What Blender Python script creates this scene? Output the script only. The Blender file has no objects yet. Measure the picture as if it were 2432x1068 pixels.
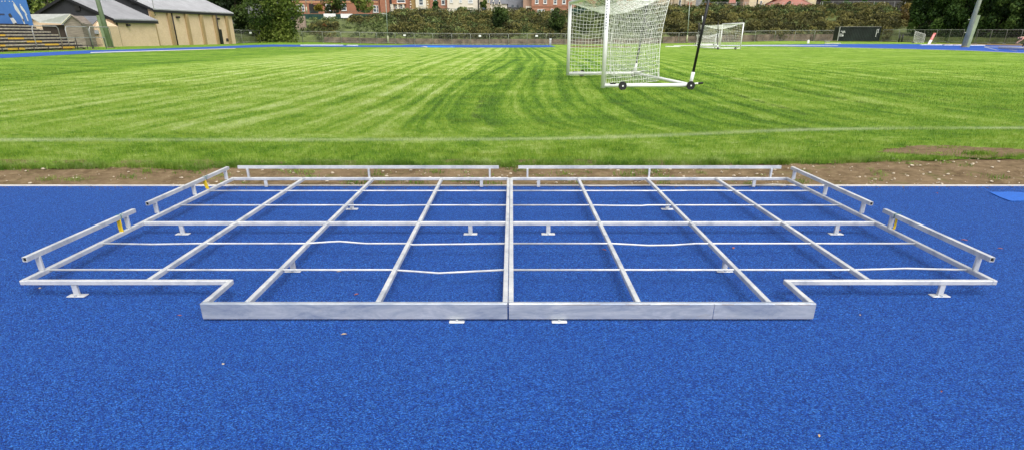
import bpy, math, random
import numpy as np
from mathutils import Vector, Matrix
R = math.radians
rng = np.random.default_rng(7)
random.seed(7)
scene = bpy.context.scene
C = scene.collection

# ------------------------------------------------------------------ camera
F, CX, CY, W_, H_ = 1600.0, 1216.0, 912.0, 2432.0, 1068.0
PITCH = math.atan(829.0 / F)
CAMH = 1.415
cd = bpy.data.cameras.new('camera'); cam = bpy.data.objects.new('camera', cd); C.objects.link(cam)
cam.location = (0, 0, CAMH); cam.rotation_euler = (math.pi/2 - PITCH, 0, 0)
cd.sensor_width = 36; cd.lens = 36*F/W_; cd.shift_y = (CY - H_/2)/W_
cd.clip_start = .05; cd.clip_end = 3000
scene.camera = cam
# ------------------------------------------------------------------ light (overcast day)
SUN_EL, SUN_AZ = R(55), R(158)          # azimuth measured clockwise from +Y
world = bpy.data.worlds.new('World'); scene.world = world; world.use_nodes = True
nt = world.node_tree; bg = nt.nodes['Background']
sky = nt.nodes.new('ShaderNodeTexSky'); sky.sky_type = 'NISHITA'; sky.sun_disc = False
sky.sun_elevation = SUN_EL; sky.sun_rotation = SUN_AZ
sky.air_density = 1.0; sky.dust_density = 4.0; sky.ozone_density = 1.0
hs = nt.nodes.new('ShaderNodeHueSaturation'); hs.inputs['Saturation'].default_value = .16
nt.links.new(sky.outputs[0], hs.inputs['Color']); nt.links.new(hs.outputs[0], bg.inputs[0])
bg.inputs[1].default_value = .13
sd = bpy.data.lights.new('sun', 'SUN'); sd.energy = 1.35; sd.angle = R(38); sd.color = (1, .97, .92)
sun = bpy.data.objects.new('sun', sd); C.objects.link(sun)
sv = Vector((math.sin(SUN_AZ)*math.cos(SUN_EL), math.cos(SUN_AZ)*math.cos(SUN_EL), math.sin(SUN_EL)))
sun.rotation_euler = sv.to_track_quat('Z', 'Y').to_euler(); sun.location = (0, 0, 30)
scene.view_settings.view_transform = 'Standard'; scene.view_settings.look = 'None'
scene.view_settings.gamma = 1; scene.view_settings.exposure = .68
scene.cycles.max_bounces = 6; scene.cycles.transparent_max_bounces = 12

# ------------------------------------------------------------------ geometry of the place
SP, CP = math.sin(PITCH), math.cos(PITCH)
def ray(px, py):
    u = (CY-py)/F
    return np.array([(px-CX)/F, CP + u*SP, -SP + u*CP])
def P(px, py, D):                       # point on the ray at distance y = D
    r = ray(px, py); t = D/r[1]
    return np.array([r[0]*t, D, CAMH + r[2]*t])
def lerpk(keys, x):
    return float(np.interp(x, [k[0] for k in keys], [k[1] for k in keys]))
FD = [(-500, 60), (285, 99), (550, 134), (720, 149), (900, 150), (1345, 152), (1600, 155), (1985, 150), (2100, 145), (2432, 121), (2900, 95)]
FB = [(-500, 112), (285, 111), (550, 104.5), (650, 101), (720, 101), (900, 105), (1100, 107), (1345, 107), (1600, 104), (1850, 98.5), (1985, 99), (2100, 100), (2300, 104.5), (2432, 106), (2900, 108)]
def fdist(px): return lerpk(FD, px)
def zfence(px): return CAMH - (lerpk(FB, px)-83)*fdist(px)/2031.
def pxof(x, y): return CX + F*x/(.888*max(y, 1.)+.6)
KERB = 7.58
def zg(x, y):
    if y < KERB: return -.008*y
    if y < 9.3:
        t = (y-KERB)/(9.3-KERB); return -.0606*(1-t*t*(3-2*t))
    if y < 50: return 0.
    px = pxof(x, y); fd = fdist(px)
    t = min(max((y-50)/(fd-50), 0), 1)
    return zfence(px)*t*t*(3-2*t)
def G(px, py, dz=0.):                   # ray against the ground
    r = ray(px, py)
    z = -.0
    for _ in range(30):
        t = (z+dz-CAMH)/r[2]
        zn = zg(r[0]*t, r[1]*t)
        z = z*.5+zn*.5
    t = (z+dz-CAMH)/r[2]
    return np.array([r[0]*t, r[1]*t, z])
def X(px, D, z=0.):                     # x of a column at distance D, height z
    Z = D*CP + (CAMH-z)*SP
    return (px-CX)/F*Z
def Zat(py, D):                         # height of row py at distance D
    return float(P(CX, py, D)[2])

# ------------------------------------------------------------------ mowing tracks on the turf (ground curves)
_GC = [(-2, [(1100, 125), (1000, 158), (926, 190), (800, 232), (700, 262), (560, 290)]),
       (-1, [(1150, 122), (1040, 165), (926, 219.6), (840, 254), (733, 292.7), (650, 318)]),
       (0, [(1180, 121), (1100, 160), (1025, 202), (960, 245), (862, 284), (793, 312)]),
       (1, [(1205.6, 118.6), (1162.6, 142), (1089.5, 185), (1033.7, 224), (982, 262.6), (939, 288), (904.7, 318)]),
       (2.5, [(1231, 142), (1145, 185), (1089.5, 237), (1076.6, 280), (1088, 300), (1115, 316)]),
       (3.5, [(1261, 138), (1201, 206.7), (1171, 258), (1174, 280), (1197, 301), (1240, 316)]),
       (4.5, [(1290, 145), (1252, 205), (1248.5, 224), (1270, 267), (1320, 298), (1390, 317)]),
       (5.5, [(1335, 150), (1345, 205), (1370, 245), (1430, 285), (1540, 312)])]
def _gw(px, py):
    u = py-83; D = CAMH*(2031/u-.518); return (px-CX)/F*(.888*D+.6), D
_GW = []
for k_, pts_ in _GC:
    w_ = [_gw(*q) for q in pts_][::-1]; _GW.append((k_, np.array([q[1] for q in w_]), np.array([q[0] for q in w_])))
_BL = [_gw(0, 205), _gw(400, 158), _gw(880, 117)]
def mow_attr(x, y):
    x = np.asarray(x, float); y = np.asarray(y, float)
    X_ = np.array([np.interp(y, Y, Xk) for _, Y, Xk in _GW]); K_ = [k for k, _, _ in _GW]
    for i in range(1, len(K_)): X_[i] = np.maximum(X_[i], X_[i-1]+.12)
    ph = np.where(x < X_[0], K_[0]+(x-X_[0])/.85, K_[-1]+(x-X_[-1])/.95)
    for i in range(len(K_)-1):
        m = (x >= X_[i]) & (x < X_[i+1]); ph = np.where(m, K_[i]+(K_[i+1]-K_[i])*(x-X_[i])/(X_[i+1]-X_[i]), ph)
    sm = lambda t: np.clip(t, 0, 1)**2*(3-2*np.clip(t, 0, 1))
    tone = .9 - 1.6*sm((ph-.85)/.8) + .65*sm((x-3.5)/6)                       # pale on the left, darker right of the main track
    xb = np.interp(y, [b[1] for b in _BL], [b[0] for b in _BL]); far = sm((xb-x)/2.5+.2)*(y > 20)
    tone = tone*(1-far) - .75*far
    far2 = sm((y-62)/20)*sm((x-1)/6); tone = tone*(1-far2) + .1*far2
    nearz = sm((y-10.9)/1.8); tone = tone*nearz + .25*(1-nearz)
    return ph, tone
# ------------------------------------------------------------------ helpers
WL = {}
def link(o, parent=None):
    C.objects.link(o)
    if parent is not None: o.parent = parent
    WL[o.name] = WL.get(parent.name, np.zeros(3)) if parent is not None else np.array(o.location)
    return o
def tag(o, label=None, cat=None, group=None, kind=None):
    if label: o['label'] = label
    if cat: o['category'] = cat
    if group: o['group'] = group
    if kind: o['kind'] = kind
    return o
def empty(name, loc, label=None, cat=None, group=None):
    o = bpy.data.objects.new(name, None); o.empty_display_size = .2
    o.location = tuple(float(v) for v in loc); link(o)
    return tag(o, label, cat, group)
class MB:
    def __init__(s): s.v = []; s.f = []; s.smooth = []
    def quadbox(s, P8):
        b = len(s.v); s.v += [tuple(map(float, q)) for q in P8]
        for q in ((0,3,2,1),(4,5,6,7),(0,1,5,4),(1,2,6,5),(2,3,7,6),(3,0,4,7)):
            s.f.append(tuple(b+i for i in q)); s.smooth.append(False)
        return s
    def box(s, x0, x1, y0, y1, z0, z1):
        return s.quadbox([(x0,y0,z0),(x1,y0,z0),(x1,y1,z0),(x0,y1,z0),(x0,y0,z1),(x1,y0,z1),(x1,y1,z1),(x0,y1,z1)])
    def bar(s, p, q, w, h, up=(0,0,1)):                       # rectangular bar, w sideways, h along up
        p = np.array(p, float); q = np.array(q, float); d = q-p; d /= np.linalg.norm(d)
        u = np.array(up, float); a = np.cross(d, u)
        if np.linalg.norm(a) < 1e-6: a = np.cross(d, (0,1,0))
        a /= np.linalg.norm(a); u = np.cross(a, d)
        a = a*w/2; u = u*h/2
        return s.quadbox([p-a-u, q-a-u, q+a-u, p+a-u, p-a+u, q-a+u, q+a+u, p+a+u])
    def tube(s, pts, r, n=8, cap=True, r2=None):
        pts = [np.array(p, float) for p in pts]; b = len(s.v); m = len(pts)
        prev = None
        for i, p in enumerate(pts):
            d = pts[min(i+1, m-1)]-pts[max(i-1, 0)]; d = d/(np.linalg.norm(d)+1e-12)
            if prev is None:
                a = np.cross(d, (0,0,1)) if abs(d[2]) < .95 else np.cross(d, (1,0,0))
            else: a = prev - d*np.dot(prev, d)
            a /= np.linalg.norm(a); prev = a; c = np.cross(d, a)
            rr = r if r2 is None else r+(r2-r)*i/(m-1)
            if isinstance(r, (list, tuple)): rr = r[i]
            for k in range(n):
                t = 2*math.pi*k/n; s.v.append(tuple(p+(a*math.cos(t)+c*math.sin(t))*rr))
        for i in range(m-1):
            for k in range(n):
                k2 = (k+1) % n
                s.f.append((b+i*n+k, b+i*n+k2, b+(i+1)*n+k2, b+(i+1)*n+k)); s.smooth.append(n > 4)
        if cap:
            s.f.append(tuple(b+k for k in range(n))[::-1]); s.smooth.append(False)
            s.f.append(tuple(b+(m-1)*n+k for k in range(n))); s.smooth.append(False)
        return s
    def prism(s, poly, off):                                  # polygon (3D pts) extruded by off
        poly = [np.array(p, float) for p in poly]; off = np.array(off, float); b = len(s.v); n = len(poly)
        s.v += [tuple(p) for p in poly]+[tuple(p+off) for p in poly]
        s.f.append(tuple(b+i for i in range(n))[::-1]); s.f.append(tuple(b+n+i for i in range(n))); s.smooth += [False]*2
        for i in range(n):
            j = (i+1) % n; s.f.append((b+i, b+j, b+n+j, b+n+i)); s.smooth.append(False)
        return s
    def ellipsoid(s, c, rx, ry, rz, nu=10, nv=7, jit=0.):
        b = len(s.v); c = np.array(c, float)
        for j in range(nv+1):
            th = math.pi*j/nv
            for i in range(nu):
                ph = 2*math.pi*i/nu; k = 1+random.uniform(-jit, jit)
                s.v.append(tuple(c+np.array([rx*math.sin(th)*math.cos(ph), ry*math.sin(th)*math.sin(ph), rz*math.cos(th)])*k))
        for j in range(nv):
            for i in range(nu):
                i2 = (i+1) % nu
                s.f.append((b+j*nu+i, b+(j+1)*nu+i, b+(j+1)*nu+i2, b+j*nu+i2)); s.smooth.append(True)
        return s
    def build(s, name, mat, parent=None, label=None, loc=None, bevel=0):
        me = bpy.data.meshes.new(name)
        off = np.zeros(3)
        if parent is not None: off = WL[parent.name]
        elif loc is not None: off = np.array(loc, float)
        me.from_pydata([tuple(np.array(v)-off) for v in s.v], [], s.f); me.update()
        me.polygons.foreach_set('use_smooth', s.smooth)
        me.materials.append(mat)
        o = bpy.data.objects.new(name, me)
        if parent is None and loc is not None: o.location = tuple(map(float, off))
        link(o, parent)
        if label: o['label'] = label
        if bevel:
            m = o.modifiers.new('bevel', 'BEVEL'); m.width = bevel; m.segments = 1; m.limit_method = 'ANGLE'
        return o
def copy_tree(o, parent=None):
    c = o.copy(); C.objects.link(c); c.parent = parent
    for ch in [x for x in list(o.children)]: copy_tree(ch, c)
    return c
def npmesh(name, V, Fc, k, mat, attrs={}, parent=None, smooth=False, loc=None):
    me = bpy.data.meshes.new(name); n = len(V); m = len(Fc)
    off = WL[parent.name] if parent is not None else (np.array(loc, float) if loc is not None else np.zeros(3))
    me.vertices.add(n); me.vertices.foreach_set('co', (V-off).astype(np.float32).ravel())
    me.loops.add(m*k); me.loops.foreach_set('vertex_index', Fc.astype(np.int32).ravel())
    me.polygons.add(m); me.polygons.foreach_set('loop_start', np.arange(0, m*k, k, dtype=np.int32))
    me.polygons.foreach_set('use_smooth', np.full(m, smooth))
    me.update(calc_edges=True)
    for a, d in attrs.items():
        at = me.attributes.new(a, 'FLOAT', 'POINT'); at.data.foreach_set('value', np.asarray(d, np.float32))
    me.materials.append(mat)
    o = bpy.data.objects.new(name, me)
    if parent is None and loc is not None: o.location = tuple(map(float, off))
    return link(o, parent)

# ------------------------------------------------------------------ materials
MATS = {}
class NT:
    def __init__(s, name):
        s.m = bpy.data.materials.new(name); s.m.use_nodes = True; s.t = s.m.node_tree
        s.b = s.t.nodes['Principled BSDF']; s.out = s.t.nodes['Material Output']
    def n(s, typ, **kw):
        x = s.t.nodes.new(typ)
        for k, v in kw.items():
            if k in x.inputs: x.inputs[k].default_value = v
            else: setattr(x, k, v)
        return x
    def l(s, a, b): s.t.links.new(a, b)
    def pos(s): return s.n('ShaderNodeNewGeometry').outputs['Position']
    def scaled(s, vec, sc):
        m = s.n('ShaderNodeMapping'); m.inputs['Scale'].default_value = sc; s.l(vec, m.inputs[0]); return m.outputs[0]
    def noise(s, vec, scale, detail=3, rough=.6, dist=0.):
        x = s.n('ShaderNodeTexNoise'); x.inputs['Scale'].default_value = scale; x.inputs['Detail'].default_value = detail
        x.inputs['Roughness'].default_value = rough; x.inputs['Distortion'].default_value = dist
        s.l(vec, x.inputs['Vector']); return x.outputs[0]
    def ramp(s, fac, stops):
        x = s.n('ShaderNodeValToRGB'); e = x.color_ramp.elements
        while len(e) < len(stops): e.new(.5)
        for i, (p, c) in enumerate(stops): e[i].position = p; e[i].color = (*c, 1) if len(c) == 3 else c
        s.l(fac, x.inputs[0]); return x.outputs[0]
    def mix(s, fac, a, b, mode='MIX'):
        x = s.n('ShaderNodeMix'); x.data_type = 'RGBA'; x.blend_type = mode
        for v, i in ((fac, 0), (a, 6), (b, 7)):
            if isinstance(v, (int, float)): x.inputs[i].default_value = v
            elif isinstance(v, tuple): x.inputs[i].default_value = (*v, 1)
            else: s.l(v, x.inputs[i])
        return x.outputs[2]
    def math(s, op, a, b=0., c=0.):
        x = s.n('ShaderNodeMath'); x.operation = op
        for i, v in enumerate((a, b, c)):
            if isinstance(v, (int, float)): x.inputs[i].default_value = v
            else: s.l(v, x.inputs[i])
        return x.outputs[0]
    def bump(s, h, strength=.3, dist=.01):
        x = s.n('ShaderNodeBump'); x.inputs['Strength'].default_value = strength; x.inputs['Distance'].default_value = dist
        s.l(h, x.inputs['Height']); s.l(x.outputs[0], s.b.inputs['Normal'])
    def rough(s, v): s.b.inputs['Roughness'].default_value = v
    def metal(s, v): s.b.inputs['Metallic'].default_value = v
    def spec(s, v): s.b.inputs['Specular IOR Level'].default_value = v
def plain(name, c, rough=.6, metal=0, var=.15, scale=3., bump=0., spec=.4):
    if name in MATS: return MATS[name]
    k = NT(name); p = k.n('ShaderNodeTexCoord').outputs['Object']
    n = k.noise(p, scale, 5)
    lo = tuple(x*(1-var*1.6) for x in c); hi = tuple(min(x*(1+var), 1) for x in c)
    k.l(k.ramp(n, [(.3, lo), (.7, hi)]), k.b.inputs['Base Color'])
    k.rough(rough); k.metal(metal); k.spec(spec)
    if bump: k.bump(k.noise(p, scale*8, 3), bump, .02)
    MATS[name] = k.m; return k.m

def m_track():
    k = NT('blue rubber track'); p = k.pos()
    n1 = k.n('ShaderNodeTexVoronoi'); n1.inputs['Scale'].default_value = 125; k.l(k.mix(.5, p, k.noise(p, 60, 2)), n1.inputs['Vector'])
    v = k.n('ShaderNodeTexVoronoi'); v.inputs['Scale'].default_value = 165; k.l(p, v.inputs['Vector'])
    g = k.n('ShaderNodeSeparateColor'); k.l(v.outputs['Color'], g.inputs[0])
    base = k.ramp(g.outputs[0], [(0, (.004, .034, .24)), (.28, (.008, .095, .55)), (.6, (.018, .165, .78)), (1, (.085, .36, 1.))])
    fine = k.noise(p, 120, 4, .8)
    base = k.mix(k.ramp(fine, [(.36, (1,1,1)), (.55, (0,0,0))]), base, (.003, .024, .16))
    big = k.noise(k.scaled(p, (1, 1.6, 1)), 1.3, 6, .7)
    base = k.mix(k.math('MULTIPLY', big, .12), base, (.010, .085, .46))
    patch = k.noise(p, .5, 4, .6)
    base = k.mix(k.ramp(patch, [(.5, (0,0,0)), (.8, (.16,.16,.16))]), base, (.03, .13, .50))
    k.l(base, k.b.inputs['Base Color']); k.rough(.75); k.spec(.25)
    h = k.math('ADD', k.math('MULTIPLY', v.outputs['Distance'], -90), k.math('MULTIPLY', fine, 1.3))
    k.bump(h, .7, .004)
    return k.m
M_track = m_track()
def m_track_far(name, c1, c2):
    k = NT(name); p = k.pos(); n = k.noise(k.scaled(p, (.5, 1, 1)), .6, 5)
    k.l(k.ramp(n, [(.3, c1), (.7, c2)]), k.b.inputs['Base Color']); k.rough(.7); k.spec(.3); return k.m
M_far = m_track_far('far blue track', (.008, .06, .30), (.014, .09, .42))
M_farD = m_track_far('bright blue runway', (.003, .17, .68), (.004, .20, .78))
M_fargrey = m_track_far('greyed blue track', (.05, .11, .36), (.07, .15, .44))

def mow(k, p):
    """two-tone mown colour of the turf as a function of where it grows"""
    sx = k.n('ShaderNodeSeparateXYZ'); k.l(p, sx.inputs[0]); x, y = sx.outputs[0], sx.outputs[1]
    wob2 = k.math('MULTIPLY', k.math('SUBTRACT', k.noise(k.scaled(p, (1.6, .35, 1)), 1.5, 3), .5), .35)
    at = k.n('ShaderNodeAttribute'); at.attribute_name = 'mow'; tn = k.n('ShaderNodeAttribute'); tn.attribute_name = 'tone'
    ph = k.math('ADD', at.outputs['Fac'], k.math('MULTIPLY', wob2, .55))
    s1 = k.math('COSINE', k.math('MULTIPLY', ph, 6.2832)); s2 = k.math('SINE', k.math('MULTIPLY', ph, 17.3))
    cmbp = k.n('ShaderNodeCombineXYZ'); k.l(ph, cmbp.inputs[0]); k.l(k.math('MULTIPLY', y, .035), cmbp.inputs[1])
    st1 = k.math('SUBTRACT', k.noise(cmbp.outputs[0], 2.3, 6, .72), .5)
    s1 = k.math('MINIMUM', k.math('MAXIMUM', k.math('MULTIPLY', s1, 1.5), -1.), 1.)
    s = k.math('ADD', k.math('MULTIPLY', s1, .30), k.math('MULTIPLY', s2, .16))
    # stripes strongest in the middle of the field
    ax = k.math('ABSOLUTE', k.math('ADD', x, 1.2))
    amp = k.n('ShaderNodeMapRange'); amp.interpolation_type = 'SMOOTHSTEP'; k.l(k.math('DIVIDE', ax, k.math('ADD', k.math('MULTIPLY', y, .18), 3.)), amp.inputs[0])
    amp.inputs[1].default_value = .6; amp.inputs[2].default_value = 1.8; amp.inputs[3].default_value = 1.; amp.inputs[4].default_value = .55
    near = k.n('ShaderNodeMapRange'); near.interpolation_type = 'SMOOTHSTEP'; k.l(y, near.inputs[0])
    near.inputs[1].default_value = 10.9; near.inputs[2].default_value = 12.6
    s = k.math('MULTIPLY', k.math('MULTIPLY', s, amp.outputs[0]), near.outputs[0])
    cl = k.noise(k.scaled(p, (1, .7, 1)), 1.1, 5, .65)
    cl2 = k.noise(k.scaled(p, (.35, .9, 1)), .35, 3, .5)
    lf = k.noise(k.scaled(p, (1.3, 1, 1)), 7., 5, .75)
    v = k.math('ADD', k.math('ADD', k.math('MULTIPLY', s, .185), k.math('MULTIPLY', tn.outputs['Fac'], .085)), k.math('ADD', k.math('MULTIPLY', cl, .55), k.math('ADD', k.math('MULTIPLY', cl2, .35), k.math('MULTIPLY', lf, .85))))
    v = k.math('ADD', k.math('SUBTRACT', v, .36), k.math('MULTIPLY', st1, k.math('ADD', k.math('MULTIPLY', near.outputs[0], .68), .1)))
    nz_ = k.math('MULTIPLY', k.math('SUBTRACT', 1., near.outputs[0]), k.math('SUBTRACT', k.noise(k.scaled(p, (1, 1.5, 1)), 2.2, 6, .7), .5)); v = k.math('ADD', v, k.math('MULTIPLY', nz_, .9))
    v = k.math('ADD', k.math('MULTIPLY', k.math('SUBTRACT', v, .55), 1.45), .53)
    col = k.ramp(v, [(.16, (.042, .120, .006)), (.36, (.112, .240, .010)), (.53, (.215, .350, .026)), (.70, (.345, .450, .10)), (.92, (.51, .60, .25))])
    # yellowish patches
    yl = k.noise(k.scaled(p, (.5, 1.2, 1)), 1.4, 4, .6)
    col = k.mix(k.ramp(yl, [(.54, (0,0,0)), (.76, (.35,.35,.35))]), col, (.29, .30, .022))
    # a worn white painted line that bends across the near grass
    yl0 = k.math('ADD', 10.75, k.math('MULTIPLY', k.math('SUBTRACT', 1., k.math('DIVIDE', 1., k.math('ADD', 1., k.math('EXPONENT', k.math('MULTIPLY', k.math('SUBTRACT', x, 3.1), .85))))), 1.5))
    dl = k.math('ABSOLUTE', k.math('SUBTRACT', y, k.math('ADD', yl0, k.math('MULTIPLY', k.math('SUBTRACT', lf, .5), .25))))
    line = k.n('ShaderNodeMapRange'); k.l(dl, line.inputs[0]); line.inputs[1].default_value = .03; line.inputs[2].default_value = .25
    line.inputs[3].default_value = .6; line.inputs[4].default_value = 0
    lw = k.math('MULTIPLY', line.outputs[0], k.ramp(k.noise(k.scaled(p, (.4, 1, 1)), 1.2, 4), [(.3, (.4,.4,.4)), (.6, (1,1,1))]))
    col = k.mix(lw, col, (.62, .66, .42))
    # dark torn ruts left by the mower
    for xc, y0, y1 in ((8.15, 15, 32), (10.5, 13, 22), (5.9, 13.5, 30), (-.72, 12.3, 19)):
        dx = k.math('ABSOLUTE', k.math('SUBTRACT', k.math('ADD', x, k.math('MULTIPLY', wob2, 1.1)), xc))
        a = k.n('ShaderNodeMapRange'); k.l(dx, a.inputs[0]); a.inputs[1].default_value = .03; a.inputs[2].default_value = .13; a.inputs[3].default_value = 1; a.inputs[4].default_value = 0
        b = k.n('ShaderNodeMapRange'); k.l(k.math('ABSOLUTE', k.math('SUBTRACT', y, (y0+y1)/2)), b.inputs[0]); b.inputs[1].default_value = (y1-y0)/2-1.5; b.inputs[2].default_value = (y1-y0)/2; b.inputs[3].default_value = .75; b.inputs[4].default_value = 0
        br = k.ramp(k.noise(p, 2.3, 3), [(.42, (0,0,0)), (.55, (1,1,1))])
        col = k.mix(k.math('MULTIPLY', k.math('MULTIPLY', a.outputs[0], b.outputs[0]), br), col, (.025, .055, .012))
    return col, v
def m_grass_ground():
    k = NT('mown turf'); p = k.pos(); col, v = mow(k, p)
    sx = k.n('ShaderNodeSeparateXYZ'); k.l(p, sx.inputs[0])
    # turf sheet mixed to a darker green where near, easing off with distance
    nr = k.n('ShaderNodeMapRange'); k.l(sx.outputs[1], nr.inputs[0]); nr.inputs[1].default_value = 10; nr.inputs[2].default_value = 34
    nr.inputs[3].default_value = .40; nr.inputs[4].default_value = 0.
    col = k.mix(nr.outputs[0], col, (.06, .11, .010))
    f2 = k.noise(k.scaled(p, (1, .8, 1)), 26, 3, .7)
    col = k.mix(k.ramp(f2, [(.35, (.3,.3,.3)), (.55, (0,0,0))]), col, (.05, .11, .008))
    k.l(col, k.b.inputs['Base Color']); k.rough(.8); k.spec(.15)
    k.bump(k.math('ADD', f2, k.noise(p, 6, 4)), .6, .05)
    return k.m
def m_blades():
    k = NT('grass blade'); p = k.pos(); col, v = mow(k, p)
    a = k.n('ShaderNodeAttribute'); a.attribute_name = 'tint'
    col = k.mix(k.ramp(a.outputs['Fac'], [(0, (.6,.6,.6)), (.3, (0,0,0))]), col, (.05, .14, .008))
    col = k.mix(k.ramp(a.outputs['Fac'], [(.62, (0,0,0)), (1, (.55,.55,.55))]), col, (.42, .50, .11))
    sx = k.n('ShaderNodeSeparateXYZ'); k.l(p, sx.inputs[0]); fr = k.n('ShaderNodeMapRange'); k.l(k.math('SUBTRACT', sx.outputs[1], k.math('MULTIPLY', sx.outputs[0], .028)), fr.inputs[0])
    fr.inputs[1].default_value = 8.65; fr.inputs[2].default_value = 9.25; fr.inputs[3].default_value = .5; fr.inputs[4].default_value = 0.
    col = k.mix(k.math('MULTIPLY', fr.outputs[0], k.ramp(k.noise(p, 2.2, 4), [(.35, (.4,.4,.4)), (.6, (1,1,1))])), col, (.055, .145, .028))
    k.l(col, k.b.inputs['Base Color']); k.rough(.55); k.spec(.3)
    tr = k.n('ShaderNodeBsdfTranslucent'); k.l(col, tr.inputs['Color'])
    ms = k.n('ShaderNodeMixShader'); ms.inputs[0].default_value = .4; k.l(k.b.outputs[0], ms.inputs[1]); k.l(tr.outputs[0], ms.inputs[2])
    k.l(ms.outputs[0], k.out.inputs[0])
    return k.m
M_turf, M_blade = m_grass_ground(), m_blades()
def m_soil():
    k = NT('bare soil'); p = k.pos()
    n = k.noise(p, 9, 8, .75); n2 = k.noise(p, 1.6, 5); n3 = k.noise(p, 45, 3, .8)
    col = k.ramp(n, [(.26, (.050, .032, .016)), (.48, (.155, .108, .058)), (.72, (.29, .215, .125))])
    col = k.mix(k.ramp(n2, [(.45, (0,0,0)), (.68, (.6,.6,.6))]), col, (.26, .185, .11))
    col = k.mix(k.ramp(n3, [(.6, (0,0,0)), (.75, (.5,.5,.5))]), col, (.36, .27, .17))
    g = k.noise(p, 3.1, 6, .7)
    col = k.mix(k.ramp(g, [(.56, (0,0,0)), (.7, (.55,.55,.55))]), col, (.085, .12, .02))
    k.l(col, k.b.inputs['Base Color']); k.rough(.95); k.spec(.1)
    k.bump(k.math('ADD', n, k.math('MULTIPLY', n3, .4)), .9, .03)
    return k.m
M_soil = m_soil()
def m_galv():
    k = NT('galvanised steel'); p = k.n('ShaderNodeTexCoord').outputs['Object']
    n = k.noise(k.scaled(p, (1, 1, 4)), 3.2, 7, .7, .6); n2 = k.noise(p, 55, 3, .7)
    col = k.ramp(n, [(.32, (.20, .25, .36)), (.48, (.38, .42, .48)), (.68, (.66, .67, .66))])
    col = k.mix(k.math('MULTIPLY', n2, .3), col, (.35, .38, .42))
    st = k.noise(k.scaled(p, (2.2, 2.2, 14)), 2., 6, .8)
    col = k.mix(k.ramp(st, [(.6, (0,0,0)), (.78, (.55,.55,.55))]), col, (.30, .25, .19))
    k.l(col, k.b.inputs['Base Color']); k.metal(.5)
    r = k.ramp(n, [(.3, (.62,)*3), (.7, (.42,)*3)]); k.l(r, k.b.inputs['Roughness'])
    k.bump(k.noise(p, 30, 4), .15, .004)
    return k.m
M_galv = m_galv()
def m_tube():
    k = NT('bright galvanised tube'); p = k.n('ShaderNodeTexCoord').outputs['Object']
    n = k.noise(p, 4., 6, .7, .4); n2 = k.noise(p, 40, 3, .7)
    col = k.ramp(n, [(.3, (.34, .37, .42)), (.5, (.57, .58, .59)), (.7, (.73, .73, .70))])
    col = k.mix(k.ramp(n2, [(.55, (0,0,0)), (.8, (.3,.3,.3))]), col, (.45, .45, .44))
    st = k.noise(p, 2.3, 7, .8); col = k.mix(k.ramp(st, [(.62, (0,0,0)), (.78, (.5,.5,.5))]), col, (.42, .38, .30))
    k.l(col, k.b.inputs['Base Color']); k.metal(.3); k.rough(.5); k.bump(n2, .12, .003); return k.m
M_tube = m_tube()
M_rust = plain('rusty galvanised edge', (.30, .21, .14), .8, .2, .5, 9.)
M_dark = plain('hollow shade and dark railing', (.012, .012, .014), .9)
M_white = plain('white paint', (.80, .80, .80), .35, 0, .04, 2.)
M_whiteP = plain('white plastic', (.78, .78, .76), .5, 0, .06, 2.)
M_net = plain('white net cord', (.80, .80, .76), .8, 0, .05)
M_black = plain('black powder coat', (.012, .012, .014), .4, 0, .2)
M_rubber = plain('black rubber', (.015, .015, .016), .7, 0, .3)
M_steel = plain('dull steel tube', (.40, .40, .38), .55, .4, .2, 1.5)
M_yellow = plain('yellow webbing', (.75, .52, .02), .7, 0, .2, 20)
M_greent = plain('green cable tie', (.01, .16, .11), .5)
M_mastG = plain('pale green mast', (.46, .47, .30), .9, 0, .14, 1.2)
M_mastD = plain('dull green mast casing', (.27, .32, .18), .8, 0, .18, 1.2)
M_lampG = plain('grey green lamp post', (.34, .40, .35), .6, .2, .1)
M_leafR = plain('dry leaf', (.42, .13, .05), .8, 0, .4, 60)
M_leafT = plain('tan leaf', (.55, .40, .22), .8, 0, .3, 60)
M_stone = plain('pale pebble', (.52, .44, .33), .85, 0, .3, 30)
M_cord = plain('white rope', (.66, .63, .56), .8)
def m_brick(name, c1, c2, mortar, sc=1.):
    k = NT(name); p = k.n('ShaderNodeTexCoord').outputs['Object']
    br = k.n('ShaderNodeTexBrick'); br.inputs['Scale'].default_value = 1./sc
    # use x+y as the along-wall axis so that all walls show courses
    sx = k.n('ShaderNodeSeparateXYZ'); k.l(p, sx.inputs[0]); cb = k.n('ShaderNodeCombineXYZ')
    k.l(k.math('ADD', sx.outputs[0], sx.outputs[1]), cb.inputs[0]); k.l(sx.outputs[2], cb.inputs[1]); k.l(cb.outputs[0], br.inputs[0])
    br.inputs['Color1'].default_value = (*c1, 1); br.inputs['Color2'].default_value = (*c2, 1); br.inputs['Mortar'].default_value = (*mortar, 1)
    br.inputs['Brick Width'].default_value = .225; br.inputs['Row Height'].default_value = .075; br.inputs['Mortar Size'].default_value = .01
    n = k.noise(p, .7, 6, .7)
    col = k.mix(k.ramp(n, [(.45, (0,0,0)), (.8, (.35,.35,.35))]), br.outputs[0], tuple(x*.6 for x in c1))
    n2 = k.noise(k.scaled(p, (.6,.6,.8)), 1.4, 5, .7)
    col = k.mix(k.ramp(n2, [(.5, (0,0,0)), (.75, (.2,.2,.2))]), col, tuple(min(1, x*1.3) for x in c2))
    k.l(col, k.b.inputs['Base Color']); k.rough(.9); k.spec(.15); return k.m
M_bYel = m_brick('buff brick', (.66, .48, .31), (.74, .56, .38), (.60, .47, .33))
M_bYelD = m_brick('darker buff brick pier', (.36, .25, .12), (.42, .30, .16), (.30, .22, .12))
M_bRed = m_brick('red brick', (.30, .11, .06), (.38, .15, .085), (.30, .20, .15))
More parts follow.
